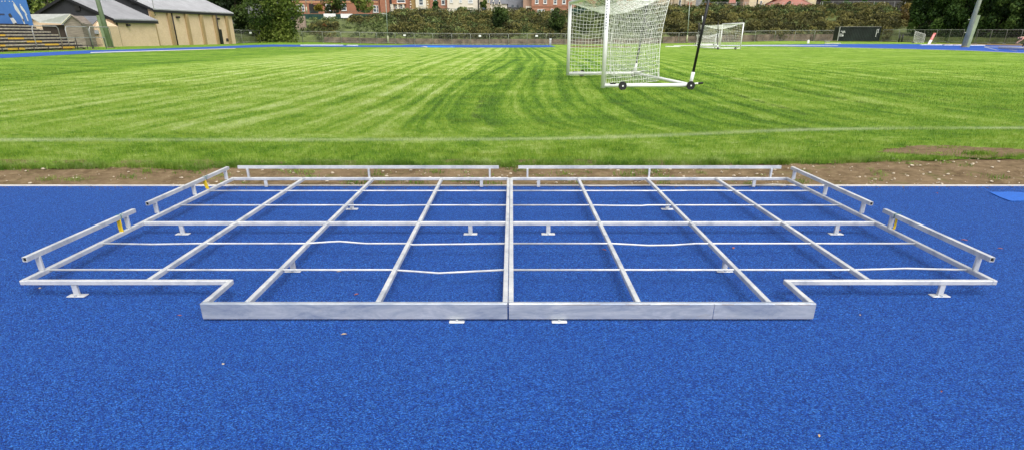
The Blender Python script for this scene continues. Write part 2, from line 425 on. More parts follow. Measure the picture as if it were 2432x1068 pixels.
M_bOr = m_brick('orange brick', (.36, .15, .085), (.45, .20, .12), (.36, .25, .2))
M_bBrn = m_brick('brown yellow brick', (.30, .19, .07), (.38, .25, .10), (.32, .24, .14))
M_stonew = m_brick('buff stone', (.42, .33, .22), (.52, .42, .30), (.34, .28, .2), 2.)
M_ret = plain('weathered concrete wall', (.17, .125, .095), .95, 0, .45, .8, .3)
M_cream = plain('cream render', (.66, .60, .50), .85, 0, .06, .4)
M_creamY = plain('yellow cream render', (.62, .52, .34), .85, 0, .07, .4)
M_trim = plain('cream painted trim', (.68, .63, .52), .7, 0, .05)
M_sand = plain('orange sandstone band', (.50, .26, .14), .8, 0, .12)
M_winf = plain('white window frame', (.72, .72, .70), .5, 0, .04)
M_pane = plain('window glass', (.07, .09, .11), .12, 0, .3, .8, 0, .8)
M_pane2 = plain('pale curtained window', (.42, .44, .46), .3, 0, .15, .8)
M_doord = plain('dark door', (.02, .018, .018), .5)
M_clad = plain('charcoal cladding', (.028, .029, .033), .7, 0, .2, .6)
def m_roof(name, c, stripe=3., ax=1):
    k = NT(name); p = k.n('ShaderNodeTexCoord').outputs['Object']
    sx = k.n('ShaderNodeSeparateXYZ'); k.l(p, sx.inputs[0])
    s = k.math('SINE', k.math('MULTIPLY', sx.outputs[ax], stripe*6.28)); n = k.noise(p, .6, 6, .7)
    v = k.math('ADD', k.math('MULTIPLY', s, .08), n)
    k.l(k.ramp(v, [(.3, tuple(x*.75 for x in c)), (.7, tuple(min(1, x*1.15) for x in c))]), k.b.inputs['Base Color'])
    k.rough(.6); k.spec(.3); k.bump(s, .3, .03); return k.m
M_roofL = m_roof('light grey sheet roof', (.38, .38, .39))
M_roofM = m_roof('grey sheet roof', (.30, .30, .31))
M_slate = m_roof('slate roof', (.16, .165, .18), 1.2)
M_tileR = m_roof('red tile roof', (.36, .15, .11), 1.5, 2)
M_tileB = m_roof('brown tile roof', (.22, .13, .10), 1.5, 2)
def m_wood():
    k = NT('weathered boards'); p = k.n('ShaderNodeTexCoord').outputs['Object']
    n = k.noise(k.scaled(p, (.6, .6, 9)), 1.5, 6, .7)
    k.l(k.ramp(n, [(.35, (.13, .105, .085)), (.6, (.28, .235, .195))]), k.b.inputs['Base Color']); k.rough(.9); return k.m
M_wood = m_wood()
def m_leaf(name, lo, mid, hi, tr=.3):
    k = NT(name); a = k.n('ShaderNodeAttribute'); a.attribute_name = 'tint'
    n = k.noise(k.pos(), .5, 4, .6)
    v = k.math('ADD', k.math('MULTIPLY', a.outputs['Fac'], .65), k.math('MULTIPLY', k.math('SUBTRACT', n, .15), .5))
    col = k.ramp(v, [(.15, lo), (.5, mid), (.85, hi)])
    k.l(col, k.b.inputs['Base Color']); k.rough(.6); k.spec(.2)
    t = k.n('ShaderNodeBsdfTranslucent'); k.l(col, t.inputs['Color'])
    ms = k.n('ShaderNodeMixShader'); ms.inputs[0].default_value = tr; k.l(k.b.outputs[0], ms.inputs[1]); k.l(t.outputs[0], ms.inputs[2])
    k.l(ms.outputs[0], k.out.inputs[0]); return k.m
L_dark = m_leaf('dark evergreen leaf', (.010, .022, .007), (.035, .065, .016), (.10, .15, .035))
L_con = m_leaf('tall conifer hedge leaf', (.012, .030, .008), (.05, .10, .026), (.16, .25, .06))
L_oak = m_leaf('broad green leaf', (.015, .035, .008), (.09, .14, .024), (.27, .32, .07))
L_bram = m_leaf('autumn bramble leaf', (.016, .022, .008), (.085, .082, .028), (.25, .23, .07))
L_bramG = m_leaf('green bramble leaf', (.018, .032, .01), (.08, .115, .035), (.22, .27, .09))
L_yel = m_leaf('yellow autumn leaf', (.10, .08, .012), (.22, .18, .025), (.42, .36, .06))
L_ora = m_leaf('orange autumn leaf', (.14, .05, .02), (.32, .12, .04), (.45, .22, .08))
L_grn = m_leaf('mid green leaf', (.02, .055, .015), (.05, .12, .03), (.13, .22, .06))
M_bark = plain('bark', (.09, .065, .045), .95, 0, .4, 3, .4)
M_bank = plain('rough bank grass', (.10, .125, .035), .95, 0, .5, .35, .5)

# ------------------------------------------------------------------ ground, tracks, turf
def fan(name, pxs, Ds, mat, dz=0., edge=None, kind='structure'):
    V = []; nx = len(pxs); 
    for j, D in enumerate(Ds):
        for i, px in enumerate(pxs):
            d = D
            if edge is not None and j == 0: d = edge(px)
            x = X(px, d, 0); V.append((x, d, zg(x, d)+dz))
    V = np.array(V); Fc = []; ph_, to_ = mow_attr(V[:, 0], V[:, 1])
    for j in range(len(Ds)-1):
        a = j*nx+np.arange(nx-1); Fc.append(np.stack([a, a+1, a+nx+1, a+nx], 1))
    o = npmesh(name, V, np.concatenate(Fc), 4, mat, {'mow': ph_, 'tone': to_}, smooth=True); tag(o, kind=kind); return o
g = MB(); g.f.append((0,1,2,3)); g.smooth.append(False); g.v += [(-1500,-300,-.9),(1500,-300,-.9),(1500,2500,-.9),(-1500,2500,-.9)]
tag(g.build('ground', M_bank), kind='structure')
# running track: a near sheet under the camera
ys = np.concatenate([np.linspace(-6, KERB, 28)]); xs = np.linspace(-40, 40, 41)
V = np.array([(x, y, -.008*y) for y in ys for x in xs]); nx = len(xs)
Fc = np.concatenate([np.stack([j*nx+np.arange(nx-1), j*nx+np.arange(1, nx), (j+1)*nx+np.arange(1, nx), (j+1)*nx+np.arange(nx-1)], 1) for j in range(len(ys)-1)])
tag(npmesh('running_track', V, Fc, 4, M_track), kind='structure')
# soil strip
xs = np.linspace(-40, 40, 400); ys = np.linspace(KERB+.012, 10.2, 26); V = []
for y in ys:
    for x in xs:
        h = (math.sin(x*3.1+y*7)*math.sin(x*1.3-y*2)+math.sin(x*7.7+y*5))*.006 + random.uniform(-.006, .006)
        V.append((x, y, zg(x, y)-.004 + (h if y > KERB+.1 else 0) - .05*min(max((y-9.0)/.25, 0), 1)))
nx = len(xs)
Fc = np.concatenate([np.stack([j*nx+np.arange(nx-1), j*nx+np.arange(1, nx), (j+1)*nx+np.arange(1, nx), (j+1)*nx+np.arange(nx-1)], 1) for j in range(len(ys)-1)])
tag(npmesh('soil_strip', np.array(V), Fc, 4, M_soil, smooth=True), kind='structure')
def n1(x, s=1.):                       # cheap 1D noise
    return (math.sin(x*1.7*s+1)+.6*math.sin(x*3.9*s+2)+.4*math.sin(x*9.1*s+.5)+.3*math.sin(x*21*s))/2.3
EDK = [(-4000, 8.48), (0, 8.48), (500, 8.56), (1000, 8.66), (1216, 8.62), (1500, 8.64), (1850, 8.72), (2100, 8.92), (2432, 9.05), (4000, 9.1)]
def edge_y(px):
    x = (px-CX)/F*8.2
    return lerpk(EDK, px) + .07*n1(x*1.4)
Ds = np.concatenate([[8.6], np.linspace(9.3, 18, 45), np.geomspace(18.3, 158, 90)])
fan('field', np.arange(-1500, 3950, 12.), Ds, M_turf, 0., edge_y)
# kerb edging
kb = MB(); 
for i in range(-20, 20):
    kb.box(i*2.+.003, i*2+1.997, KERB-.011, KERB+.011, zg(0, KERB)-.03, zg(0, KERB)+.012)
tag(kb.build('kerb', M_cord), kind='structure')
# far side of the track
def strip(name, outer, inner, mat, dz, x0, x1, step=20):
    V = []; pxs = list(np.arange(x0, x1, step))+[x1]
    for px in pxs: V.append(G(px, lerpk(outer, px))); V.append(G(px, lerpk(inner, px)))
    V = np.array(V); V[:, 2] += dz; n = len(pxs)
    a = np.arange(n-1)*2; Fc = np.stack([a, a+1, a+3, a+2], 1)
    return tag(npmesh(name, V, Fc, 4, mat), kind='structure')
OUT = [(-600, 138), (0, 130), (200, 121), (300, 118.5), (475, 113), (600, 108), (650, 106.8), (850, 108.7), (958, 108.7), (962, 107), (1100, 107.5), (1310, 108), (1316, 111)]
INN = [(-600, 155), (0, 139), (200, 128.5), (300, 124.5), (475, 117.5), (650, 111.5), (850, 112.5), (1050, 113.5), (1200, 113.8), (1300, 113), (1320, 112)]
strip('far_track_bend', OUT, INN, M_far, .012, -600, 1318, 16)
OUT2 = [(1700, 108.2), (1850, 107), (2000, 105.5), (2150, 105.5), (2300, 107.5), (2432, 110), (2900, 124)]
INN2 = [(1700, 110), (1850, 111), (2000, 113.5), (2150, 117), (2300, 121), (2432, 127), (2900, 149)]
strip('far_track_straight', OUT2, INN2, M_far, .012, 1700, 2900, 16)
strip('track_line_left', [(150,127),(200, 125.6), (400, 120.2), (560, 115.6)], [(150,127.8),(200, 127.2), (400, 121.6), (560, 116.4)], M_cord, .02, 215, 560)
strip('track_line_right', [(1560, 108.6), (1800, 108.2), (1990, 109.3)], [(1560, 109.6), (1800, 109.6), (1990, 109.9)], M_whiteP, .02, 1600, 1990)
strip('track_line_inner', [(1850, 111), (2000, 113.7), (2150, 117), (2300, 121), (2432, 127)], [(1850, 111.2), (2000, 114.), (2150, 117.3), (2300, 121.4), (2432, 127.6)], M_cord, .022, 1850, 2432)
strip('runway', [(1000, 108.4), (1040, 108.2), (1080, 109.5)], [(1000, 109.4), (1015, 113), (1080, 113.6)], M_farD, .018, 996, 1080, 8)
strip('runway_line', [(985, 108), (1015, 112.2)], [(985, 108.8), (1015, 113.4)], M_whiteP, .022, 985, 1015, 6)
strip('runway_line', [(1040, 108.4), (1075, 112)], [(1040, 109.2), (1075, 113.2)], M_whiteP, .022, 1040, 1075, 6)
strip('far_soil', [(1355, 110), (1420, 110), (1500, 111)], [(1355, 113.2), (1420, 113.4), (1500, 113)], M_soil, .012, 1355, 1500, 10)
strip('far_soil', [(2200, 104.5), (2330, 104.5), (2432, 105.5), (2700, 107)], [(2200, 106), (2330, 108.5), (2432, 110.5), (2700, 117)], M_soil, .010, 2200, 2700, 10)

# lighter blue patch let into the track, right edge
pts = [(2350, 458), (2400, 457), (2432, 459), (2500, 462), (2520, 470), (2470, 478), (2400, 479), (2375, 470)]
tp = MB(); poly = [G(a, b) for a, b in pts]
for q in poly: q[2] = -.008*q[1]+.003
tp.prism(poly, (0, 0, .004))
tag(tp.build('surface_patch', plain('paler blue rubber', (.010, .115, .50), .7, 0, .2, 60), loc=poly[0]), 'paler blue rubber patch let into the track near the soil edge', 'patch')

# ------------------------------------------------------------------ landing-mat base frames
ANG = -.008
def T(x, y, h):                        # frame coordinates: h above the track plane
    return np.array([x-.022, y, ANG*y + h])
HT = .105                              # top of the tubes
TB = .029
XS = [3.0, 2.232, 1.48, .738, .017]
YF, YW, YM, YB = 3.585, 3.99, 5.50, 7.50
ROD = [4.235, 4.875, 6.17, 6.83]
def hrod(sd, yi, x):
    return 0
def frame(sd, label):
    root = empty('landing_mat_frame', T(sd*1.5, 5.5, 0), label, 'metal frame', 'pair of galvanised landing mat frames')
    hz = HT-TB/2
    # outline: mitred tubes
    def tube_seg(b, x0, y0, x1, y1): b.bar(T(sd*x0, y0, hz), T(sd*x1, y1, hz), TB, TB, (0, 0, 1))
    o = MB(); h = TB/2
    tube_seg(o, 3.0, YW-h, 3.0, YB+h)          # outer side
    o.build('side_beam', M_tube, root, bevel=.003)
    o = MB(); tube_seg(o, 3.0-h, YB, h+.003, YB); o.build('back_beam', M_tube, root, bevel=.003)
    o = MB(); tube_seg(o, 3.0-h, YW, 1.718-h, YW); o.build('front_beam', M_tube, root, bevel=.003)
    o = MB(); tube_seg(o, 1.718, YW-h, 1.718, YF+h); o.build('notch_beam', M_tube, root, bevel=.003)
    o = MB(); tube_seg(o, .0165, YF+h, .0165, YB-h); o.build('centre_beam', M_tube, root, bevel=.003)
    o = MB(); tube_seg(o, 3.0-h, YM, .0165+h, YM); o.build('middle_beam', M_tube, root, bevel=.003)
    for x in XS[1:4]:
        y0 = YF+h if x < 1.7 else YW+h
        for a, b_ in ((y0, YM-h), (YM+h, YB-h)):
            o = MB(); tube_seg(o, x, a, x, b_); o.build('cross_beam', M_tube, root, bevel=.003)
    # skirt plate in front with a folded top lip
    o = MB(); x0, x1 = .003, 1.733
    cuts = [x0, x1] if sd < 0 else [x0, 1.16, x1]
    for a, b_ in zip(cuts[:-1], cuts[1:]):
        aa, bb = sorted((sd*(a+.001), sd*(b_-.001)))
        o.quadbox([T(aa, YF-h-.004, .012), T(bb, YF-h-.004, .012), T(bb, YF-h+.000, .012), T(aa, YF-h+.000, .012),
                   T(aa, YF-h-.004, HT-.001), T(bb, YF-h-.004, HT-.001), T(bb, YF-h, HT-.001), T(aa, YF-h, HT-.001)])
    o.bar(T(sd*x0, YF, HT-.010), T(sd*(x1-.002), YF, HT-.010), TB, .022)
    sk = o.build('front_skirt', M_galv, root, bevel=.002)
    o = MB()                                      # return of the skirt at the corner
    o.quadbox([T(sd*1.730, YF-h, .016), T(sd*1.734, YF-h, .016), T(sd*1.734, YF+.10, .06), T(sd*1.730, YF+.10, .06),
               T(sd*1.730, YF-h, HT-.002), T(sd*1.734, YF-h, HT-.002), T(sd*1.734, YF+.10, HT-.002), T(sd*1.730, YF+.10, HT-.002)])
    if sd > 0:
        for (a, b_) in ((.30, .52), (.66, .80), (.86, 1.02), (1.2, 1.27), (1.5, 1.6), (1.63, 1.70)):
            MB().bar(T(a, YF-h-.0015, HT-.0045), T(b_, YF-h-.0015, HT-.0045), .0055, .0035).build('rust_streak', M_rust, sk)
    o.build('skirt_return', M_galv, root)
    for x in XS[1:4]:
        for yy in ((YF if x < 1.7 else YW), YM, YB):
            for e_ in (-1, 1):
                if yy in (YF, YW) and e_ < 0 or yy == YB and e_ > 0: continue
                y_ = yy+e_*(TB/2+.001)
                MB().tube([T(sd*x-.013, y_, HT+.0002), T(sd*x+.013, y_, HT+.0002)], .0028, 5).build('weld', M_galv, root)
    # thin round tie rods, some bent
    bends = {(-1, 0): [(.45, -.028), (.62, -.012)], (-1, 1): [(1.25, .022), (1.32, .018), (.7, -.012), (2.62, -.008)], (1, 1): [(1.02, -.02), (1.2, -.016)],
             (-1, 2): [(1.1, -.006)], (1, 2): [(1.2, -.008), (.9, -.006)], (-1, 3): [], (1, 3): [(2.0, .006)], (1, 0): [(2.6, .012)]}
    for i, y in enumerate(ROD):
        bl = dict(bends.get((sd, i), [])); xx = sorted(set([.03, 3.0-h, .76, 1.5, 2.255]+list(bl)+[a+.35 for a in bl if a+.35 < 2.95]))
        pts = []
        for x in xx:
            dv = bl.get(x, 0)
            pts.append(T(sd*x, y+dv*1.7, HT-.012 + dv*.25))
        o = MB().tube(pts, .0072, 8); o.build('tie_rod', M_tube, root)
    # legs with foot plates
    for (x, y) in ((2.69, YW), (.29, 3.62), (1.49, 4.5), (2.69, YM), (.32, YM), (1.49, 6.42), (2.65, YB), (.31, YB)):
        zt = HT-TB; zb = .0 if y < YB-.1 else .004
        if y == YW or y == YM or y == YB: yy = y
        else: yy = y
        hb = .006
        o = MB().bar(T(sd*x, yy, hb), T(sd*x, yy, zt), .034, .022, (0, 1, 0))
        if (x, y) in ((1.49, 4.5), (1.49, 6.42)): pass
        lg = o.build('leg', M_tube, root, bevel=.002)
        fy = -.072 if abs(y-3.62) < .01 else 0
        o = MB(); o.quadbox([T(sd*x-.056, yy-.03+fy, .001), T(sd*x+.056, yy-.03+fy, .001), T(sd*x+.056, yy+.03+fy, .001), T(sd*x-.056, yy+.03+fy, .001),
                             T(sd*x-.056, yy-.03+fy, .007), T(sd*x+.056, yy-.03+fy, .007), T(sd*x+.056, yy+.03+fy, .007), T(sd*x-.056, yy+.03+fy, .007)])
        if fy: o.v = [(T(sd*x, 0, 0)[0]+(v_[0]-T(sd*x, 0, 0)[0])*.78, v_[1]*.6+(yy+fy-.004)*.4, v_[2]) for v_ in o.v]
        if y < YB: 
            fp = o.build('foot_plate', M_tube, lg, bevel=.003)
            MB().tube([T(sd*x, yy-.022+fy*.6, .007), T(sd*x, yy-.022+fy*.6, .013)], .008, 6).build('bolt', M_galv, fp)
    # raised retaining rails round the outside
    RZ = HT+.105
    def rail(p, q, posts):
        o = MB(); w = .029; t = .003
        p = np.array(p, float); q = np.array(q, float); d = (q-p)/np.linalg.norm(q-p)
        up = np.array([0, 0, 1.]); a = np.cross(d, up); a /= np.linalg.norm(a); u = np.cross(a, d)
        for (ca, cu, ww, hh) in ((0, w/2-t/2, w, t), (0, -w/2+t/2, w, t), (w/2-t/2, 0, t, w-2*t), (-w/2+t/2, 0, t, w-2*t)):
            o.bar(p+a*ca+u*cu, q+a*ca+u*cu, ww, hh)
        r = o.build('guard_rail', M_tube, root)
        m = MB(); m.bar(p+d*.012, q-d*.012, w-2*t-.0005, w-2*t-.0005); m.build('hollow_shade', M_dark, r)  # dark bar stands in for the shade inside the hollow rail
        for s_ in posts:
            c = p+(q-p)*s_
            m = MB().bar((c[0], c[1], ANG*c[1]+HT), (c[0], c[1], c[2]-w/2), .034, .02, d); m.build('post', M_tube, r, bevel=.002)
        return r
    rail(T(sd*3.005, 4.07, RZ), T(sd*3.005, 5.43, RZ), (.09, .9))
    rail(T(sd*3.02, 5.68, RZ), T(sd*3.02, 7.47, RZ), (.07, .5, .95))
    if sd < 0: rail(T(-2.93, 7.52, RZ), T(-.12, 7.52, RZ), (.035, .5, .965))
    else: rail(T(.09, 7.52, RZ), T(2.92, 7.52, RZ), (.035, .5, .965))
    return root
frame(-1, 'left half of the galvanised steel landing mat base frame with plain clean skirt plate')
frame(1, 'right half of the galvanised steel landing mat base frame with rust along its skirt plate')
def strap(x, y, lab, n=2, L=.10, sw=0.):
    z = HT+.105; root = empty('strap', T(x, y, z), lab, 'strap', 'yellow straps tied to the side rails')
    m = MB()
    for a in np.linspace(0, 2*math.pi, 5)[:-1]: pass
    r = .0165
    c = T(x, y, z)
    loop = [c+np.array([sx*r*1.05, 0, sz*r*1.05]) for sx, sz in ((-1,-1),(-1,1),(1,1),(1,-1),(-1,-1))]
    m.tube(loop, .0025, 5); m.tube([c+np.array([r, 0, r]), c+np.array([r+.012, .004, r+.012]), c+np.array([r+.02, .01, r+.006])], .0018, 4); m.build('cable_tie', M_greent, root)
    for i in range(n):
        m = MB(); x0 = c[0]+(-.006+.016*i); 
        pts = [np.array([x0+sw*t, y-.02-.004*math.sin(t*3), c[2]-.012-L*t]) for t in np.linspace(0, 1, 5)]
        for p, q in zip(pts[:-1], pts[1:]): m.bar(p, q, .019, .0022, (0, 1, 0))
        m.build('webbing', M_yellow, root)
strap(-3.005, 5.20, 'yellow strap and green tie on the near left rail end', 2, .10)
strap(-3.02, 6.85, 'yellow strap hanging from the far left rail, swinging to the right', 2, .085, .02)
strap(3.005, 5.24, 'yellow strap tied to the near right rail', 1, .085)

# white rope by the kerb
pts = []
for i, px in enumerate(np.linspace(1395, 1905, 60)):
    g_ = G(px, 446-2.6*abs(math.sin((px-1395)/85.)) - (3 if px > 1780 else 0)*math.sin((px-1780)/40.)**2); g_[2] = zg(0, g_[1])+.012; g_[1] = max(g_[1], KERB-.06); pts.append(g_)
tag(MB().tube(pts, .006, 5).build('rope', M_cord, loc=pts[0]), 'thin white rope lying in loose curves along the soil edge', 'rope')

# ------------------------------------------------------------------ leaves, pebbles, weeds
def leaf(px, py, lab, s=.02, mat=None, grp=None):
    c = G(px, py); c[2] = -.008*c[1]+.004; a = random.uniform(0, 6.28); m = MB()
    prof = [(-1, 0), (-.45, .34), (.2, .42), (1, .02), (.25, -.38), (-.5, -.3)]
    pts = []
    for u, v in prof:
        x = (u*math.cos(a)-v*math.sin(a))*s; y = (u*math.sin(a)+v*math.cos(a))*s
        pts.append(c+np.array([x, y, abs(v)*s*.5]))
    m.prism(pts, (0, 0, .0015))
    o = m.build('fallen_leaf', mat or M_leafR, loc=c); tag(o, lab, 'leaf', grp); return o
leaf(817, 795, 'tan curled leaf on the blue track just below the left skirt plate', .017, M_leafT)
leaf(1992, 547, 'orange dry leaf on the track right of the far right leg foot', .022, M_leafR)
leaf(1742, 590, 'reddish leaf under the right frame between two thin rods', .024, M_leafR)
leaf(1435, 594, 'small brown leaf beside the first cross beam of the right frame', .018, M_leafR)
leaf(2290, 571, 'brown dry leaf just right of the near right guard rail', .024, M_leafR)
leaf(2375, 591, 'small brown leaf near the right edge beyond the near right rail', .018, M_leafR)
leaf(487, 643, 'brown leaf behind the left front beam near the first cross beam', .018, M_leafR)
leaf(427, 750, 'brown leaf on the blue track left of the skirt plate corner', .013, M_leafR)
leaf(805, 646, 'pale tan leaf right of a foot plate under the left frame', .016, M_leafT)
leaf(847, 700, 'pinkish leaf behind the left skirt plate between cross beams', .016, M_leafR)
leaf(2235, 931, 'small orange leaf on the bare track at the lower right', .009, M_leafR)
leaf(2042, 749, 'tan speck of leaf on the track right of the skirt plate', .011, M_leafT)
leaf(1945, 1036, 'tan blade-like leaf at the bottom of the picture, right side', .012, M_leafT)
leaf(2225, 460, 'small brown leaf on the track beyond the guard rails at right', .02, M_leafR)
def pebble(px, py, r, lab):
    c = G(px, py); c[2] = zg(0, c[1])+r*.3; o = MB().ellipsoid(c, r*1.3, r, r*.6, 7, 5, .15).build('pebble', M_stone, loc=c); tag(o, lab, 'pebble'); return o
pebble(530, 864, .006, 'pale pebble alone on the blue track at the lower left')
pebble(95, 684, .007, 'pale pebble on the track beneath the left front beam')
# pebbles of the soil strip
allV = []; allF = []; nb = 0
for i in range(620):
    px = random.uniform(-300, 2750) if i % 3 else random.uniform(1100, 2750); yy = random.uniform(KERB+.03, edge_y(px)+.1); r = random.choice([.004, .005, .006, .006, .008, .009, .012, .017])*random.uniform(.7, 1.1)
    x = (px-CX)/F*(yy*.888+.65); c = np.array([x, yy, zg(x, yy)+r*.25])
    m = MB().ellipsoid(c, r*1.4, r, r*.65, 6, 4, .25); allV += m.v; allF += [tuple(nb+q for q in f_) for f_ in m.f]; nb += len(m.v)
st = MB(); st.v = allV; st.f = allF; st.smooth = [True]*len(allF)
tag(st.build('gravel', M_stone), 'pale stones scattered in the bare soil strip', 'gravel', kind='stuff')

cv = MB(); 
for i in range(520):
    px = random.uniform(-200, 2650); yy = KERB-abs(random.gauss(0, .10))-.015; rr_ = random.uniform(.002, .006); x = (px-CX)/F*(yy*.888+.65)
    cv.ellipsoid((x, yy, zg(x, yy)+rr_*.3), rr_*1.5, rr_, rr_*.6, 5, 3, .2)
tag(cv.build('soil_crumbs', M_soil), 'crumbs of soil scattered on the blue track along the kerb', 'soil', kind='stuff')
# ------------------------------------------------------------------ grass blades
def patch_soil(x, y):                   # bare patch at the right
    return ((x-6.1)/.95)**2+((y-9.62)/.48)**2 + .45*n1(x*2.1+y*3)
pp = []
for a in np.linspace(0, 2*math.pi, 72)[:-1]:
    r = 1+.22*n1(a*2.4); pp.append(np.array([6.1+1.0*r*math.cos(a), 9.62+.5*r*math.sin(a), .006]))
bp = MB(); cpt = np.array([6.1, 9.62, .008]); bp.v = [tuple(cpt)]+[tuple(q) for q in pp]; n_ = len(pp)
bp.f = [(0, 1+i, 1+(i+1) % n_) for i in range(n_)]; bp.smooth = [True]*n_
tag(bp.build('soil_patch', M_soil), kind='structure')
def blades(px0, px1, py0, py1, n, hmin, hmax, wid, pyw=1.0):
    px = rng.uniform(px0, px1, n); py = py0+(py1-py0)*rng.random(n)**pyw
    u = (CY-py)/F; ry = CP+u*SP; rz = -SP+u*CP; t = -CAMH/rz
    x = (px-CX)/F*t; y = ry*t
    return x, y
def make_blades(name, x, y, h, w, lean, lab):
    n = len(x); z = np.array([zg(a, b) if (b < 9.4 or b > 45) else 0. for a, b in zip(x, y)])
    az = rng.uniform(0, 2*np.pi, n); la = rng.uniform(0, 2*np.pi, n); ll = lean*h*rng.uniform(.3, 1.2, n)
    cx, cy = np.cos(az)*w/2, np.sin(az)*w/2; lx, ly = np.cos(la)*ll, np.sin(la)*ll
    V = np.empty((n, 5, 3))
    V[:, 0] = np.stack([x-cx, y-cy, z], 1); V[:, 1] = np.stack([x+cx, y+cy, z], 1)
    V[:, 2] = np.stack([x+cx*.7+lx*.35, y+cy*.7+ly*.35, z+h*.6], 1); V[:, 3] = np.stack([x-cx*.7+lx*.35, y-cy*.7+ly*.35, z+h*.6], 1)
    V[:, 4] = np.stack([x+lx, y+ly, z+h*(.92)], 1)
    b = np.arange(n)*5
    T1 = np.stack([b, b+1, b+2], 1); T2 = np.stack([b, b+2, b+3], 1); T3 = np.stack([b+3, b+2, b+4], 1)
    ph_, to_ = mow_attr(x, y)
    tint = np.repeat(np.clip(rng.normal(.5, .24, n), 0, 1), 5)
    o = npmesh(name, V.reshape(-1, 3), np.concatenate([T1, T2, T3]), 3, M_blade, {'tint': tint, 'mow': np.repeat(ph_, 5), 'tone': np.repeat(to_, 5)})
    return tag(o, lab, 'grass', kind='stuff')
N = 330000
x, y = blades(-350, 2800, 128, 398, N, 0, 0, 0)
fade = np.clip((70-y)/42, 0, 1); kf = rng.random(N) < fade; x, y = x[kf], y[kf]; N = len(x)
ed = np.array([edge_y(CX+F*a/(.888*b+.65)) for a, b in zip(x, y)])
ps = np.array([patch_soil(a, b) if (4 < a < 8.5 and b < 10.8) else 9 for a, b in zip(x, y)])
keep = (y > ed) & ((ps > 1) | (rng.random(N) < .06)); x, y = x[keep], y[keep]
h = (.028+.010*rng.random(len(x)))*(1+.25*np.sin(x*2.2+np.sin(y*3))*np.sin(y*2.7))*np.clip(y/14, 1, 1.5)*np.clip((75-y)/50, .25, 1)
h *= np.where(y < 10.2, 1.5, 1.)
w = .0035*np.clip(y/9, 1, 4)
make_blades('grass', x, y, h, w, .75, 'short green mown grass of the infield')
# shaggy fringe along the soil
n = 60000; px = rng.uniform(-500, 2950, n); cl = np.array([n1(v*.02)+.7*n1(v*.11+3) for v in px]); e0 = np.array([edge_y(v) for v in px])
yy = e0+np.abs(rng.normal(0, .13, n))-.05-.05*rng.random(n); xx = (px-CX)/F*(yy*.888+.65)
dens = np.clip(.55+.4*cl, .12, 1) * np.where(px > 1900, .6, 1); dens *= np.where((xx > 5.45) & (xx < 6.75), .22, 1); k_ = rng.random(n) < dens; xx, yy, cl = xx[k_], yy[k_], cl[k_]
make_blades('grass_fringe', xx, yy, (.04+.034*rng.random(len(xx)))*(1+.4*np.clip(cl, -1, 1)), .0045, .8, 'longer ragged grass along the edge of the bare soil')
# small weeds on the soil
n = 0; WX = []; WY = []; WH = []
for i in range(120):
    px = random.uniform(-300, 2750); ey = edge_y(px); y0 = random.uniform(KERB+.08, ey); x0 = (px-CX)/F*(y0*.888+.65); k_ = random.choice([8, 14, 30, 60]); s = .02+.0009*k_
    a = rng.normal(0, s, k_); b = rng.normal(0, s*.7, k_); WX += list(x0+a); WY += list(np.maximum(y0+b, KERB+.03)); WH += list(rng.uniform(.012, .03, k_)*(1+k_/60))
for (px, py, k_, s, hh) in ((470, 403, 260, .07, .05), (735, 421, 60, .05, .035), (2322, 368, 420, .11, .07), (2250, 352, 150, .12, .03), (2225, 366, 60, .05, .04), (2158, 390, 40, .04, .03), (1210, 395, 260, .1, .05)):
    c = G(px, py); WX += list(c[0]+rng.normal(0, s, k_)); WY += list(c[1]+rng.normal(0, s*.5, k_)); WH += list(rng.uniform(.5, 1.1, k_)*hh)
make_blades('weeds', np.array(WX), np.array(WY), np.array(WH), .006, .9, 'small green weeds and grass tufts growing in the bare soil')

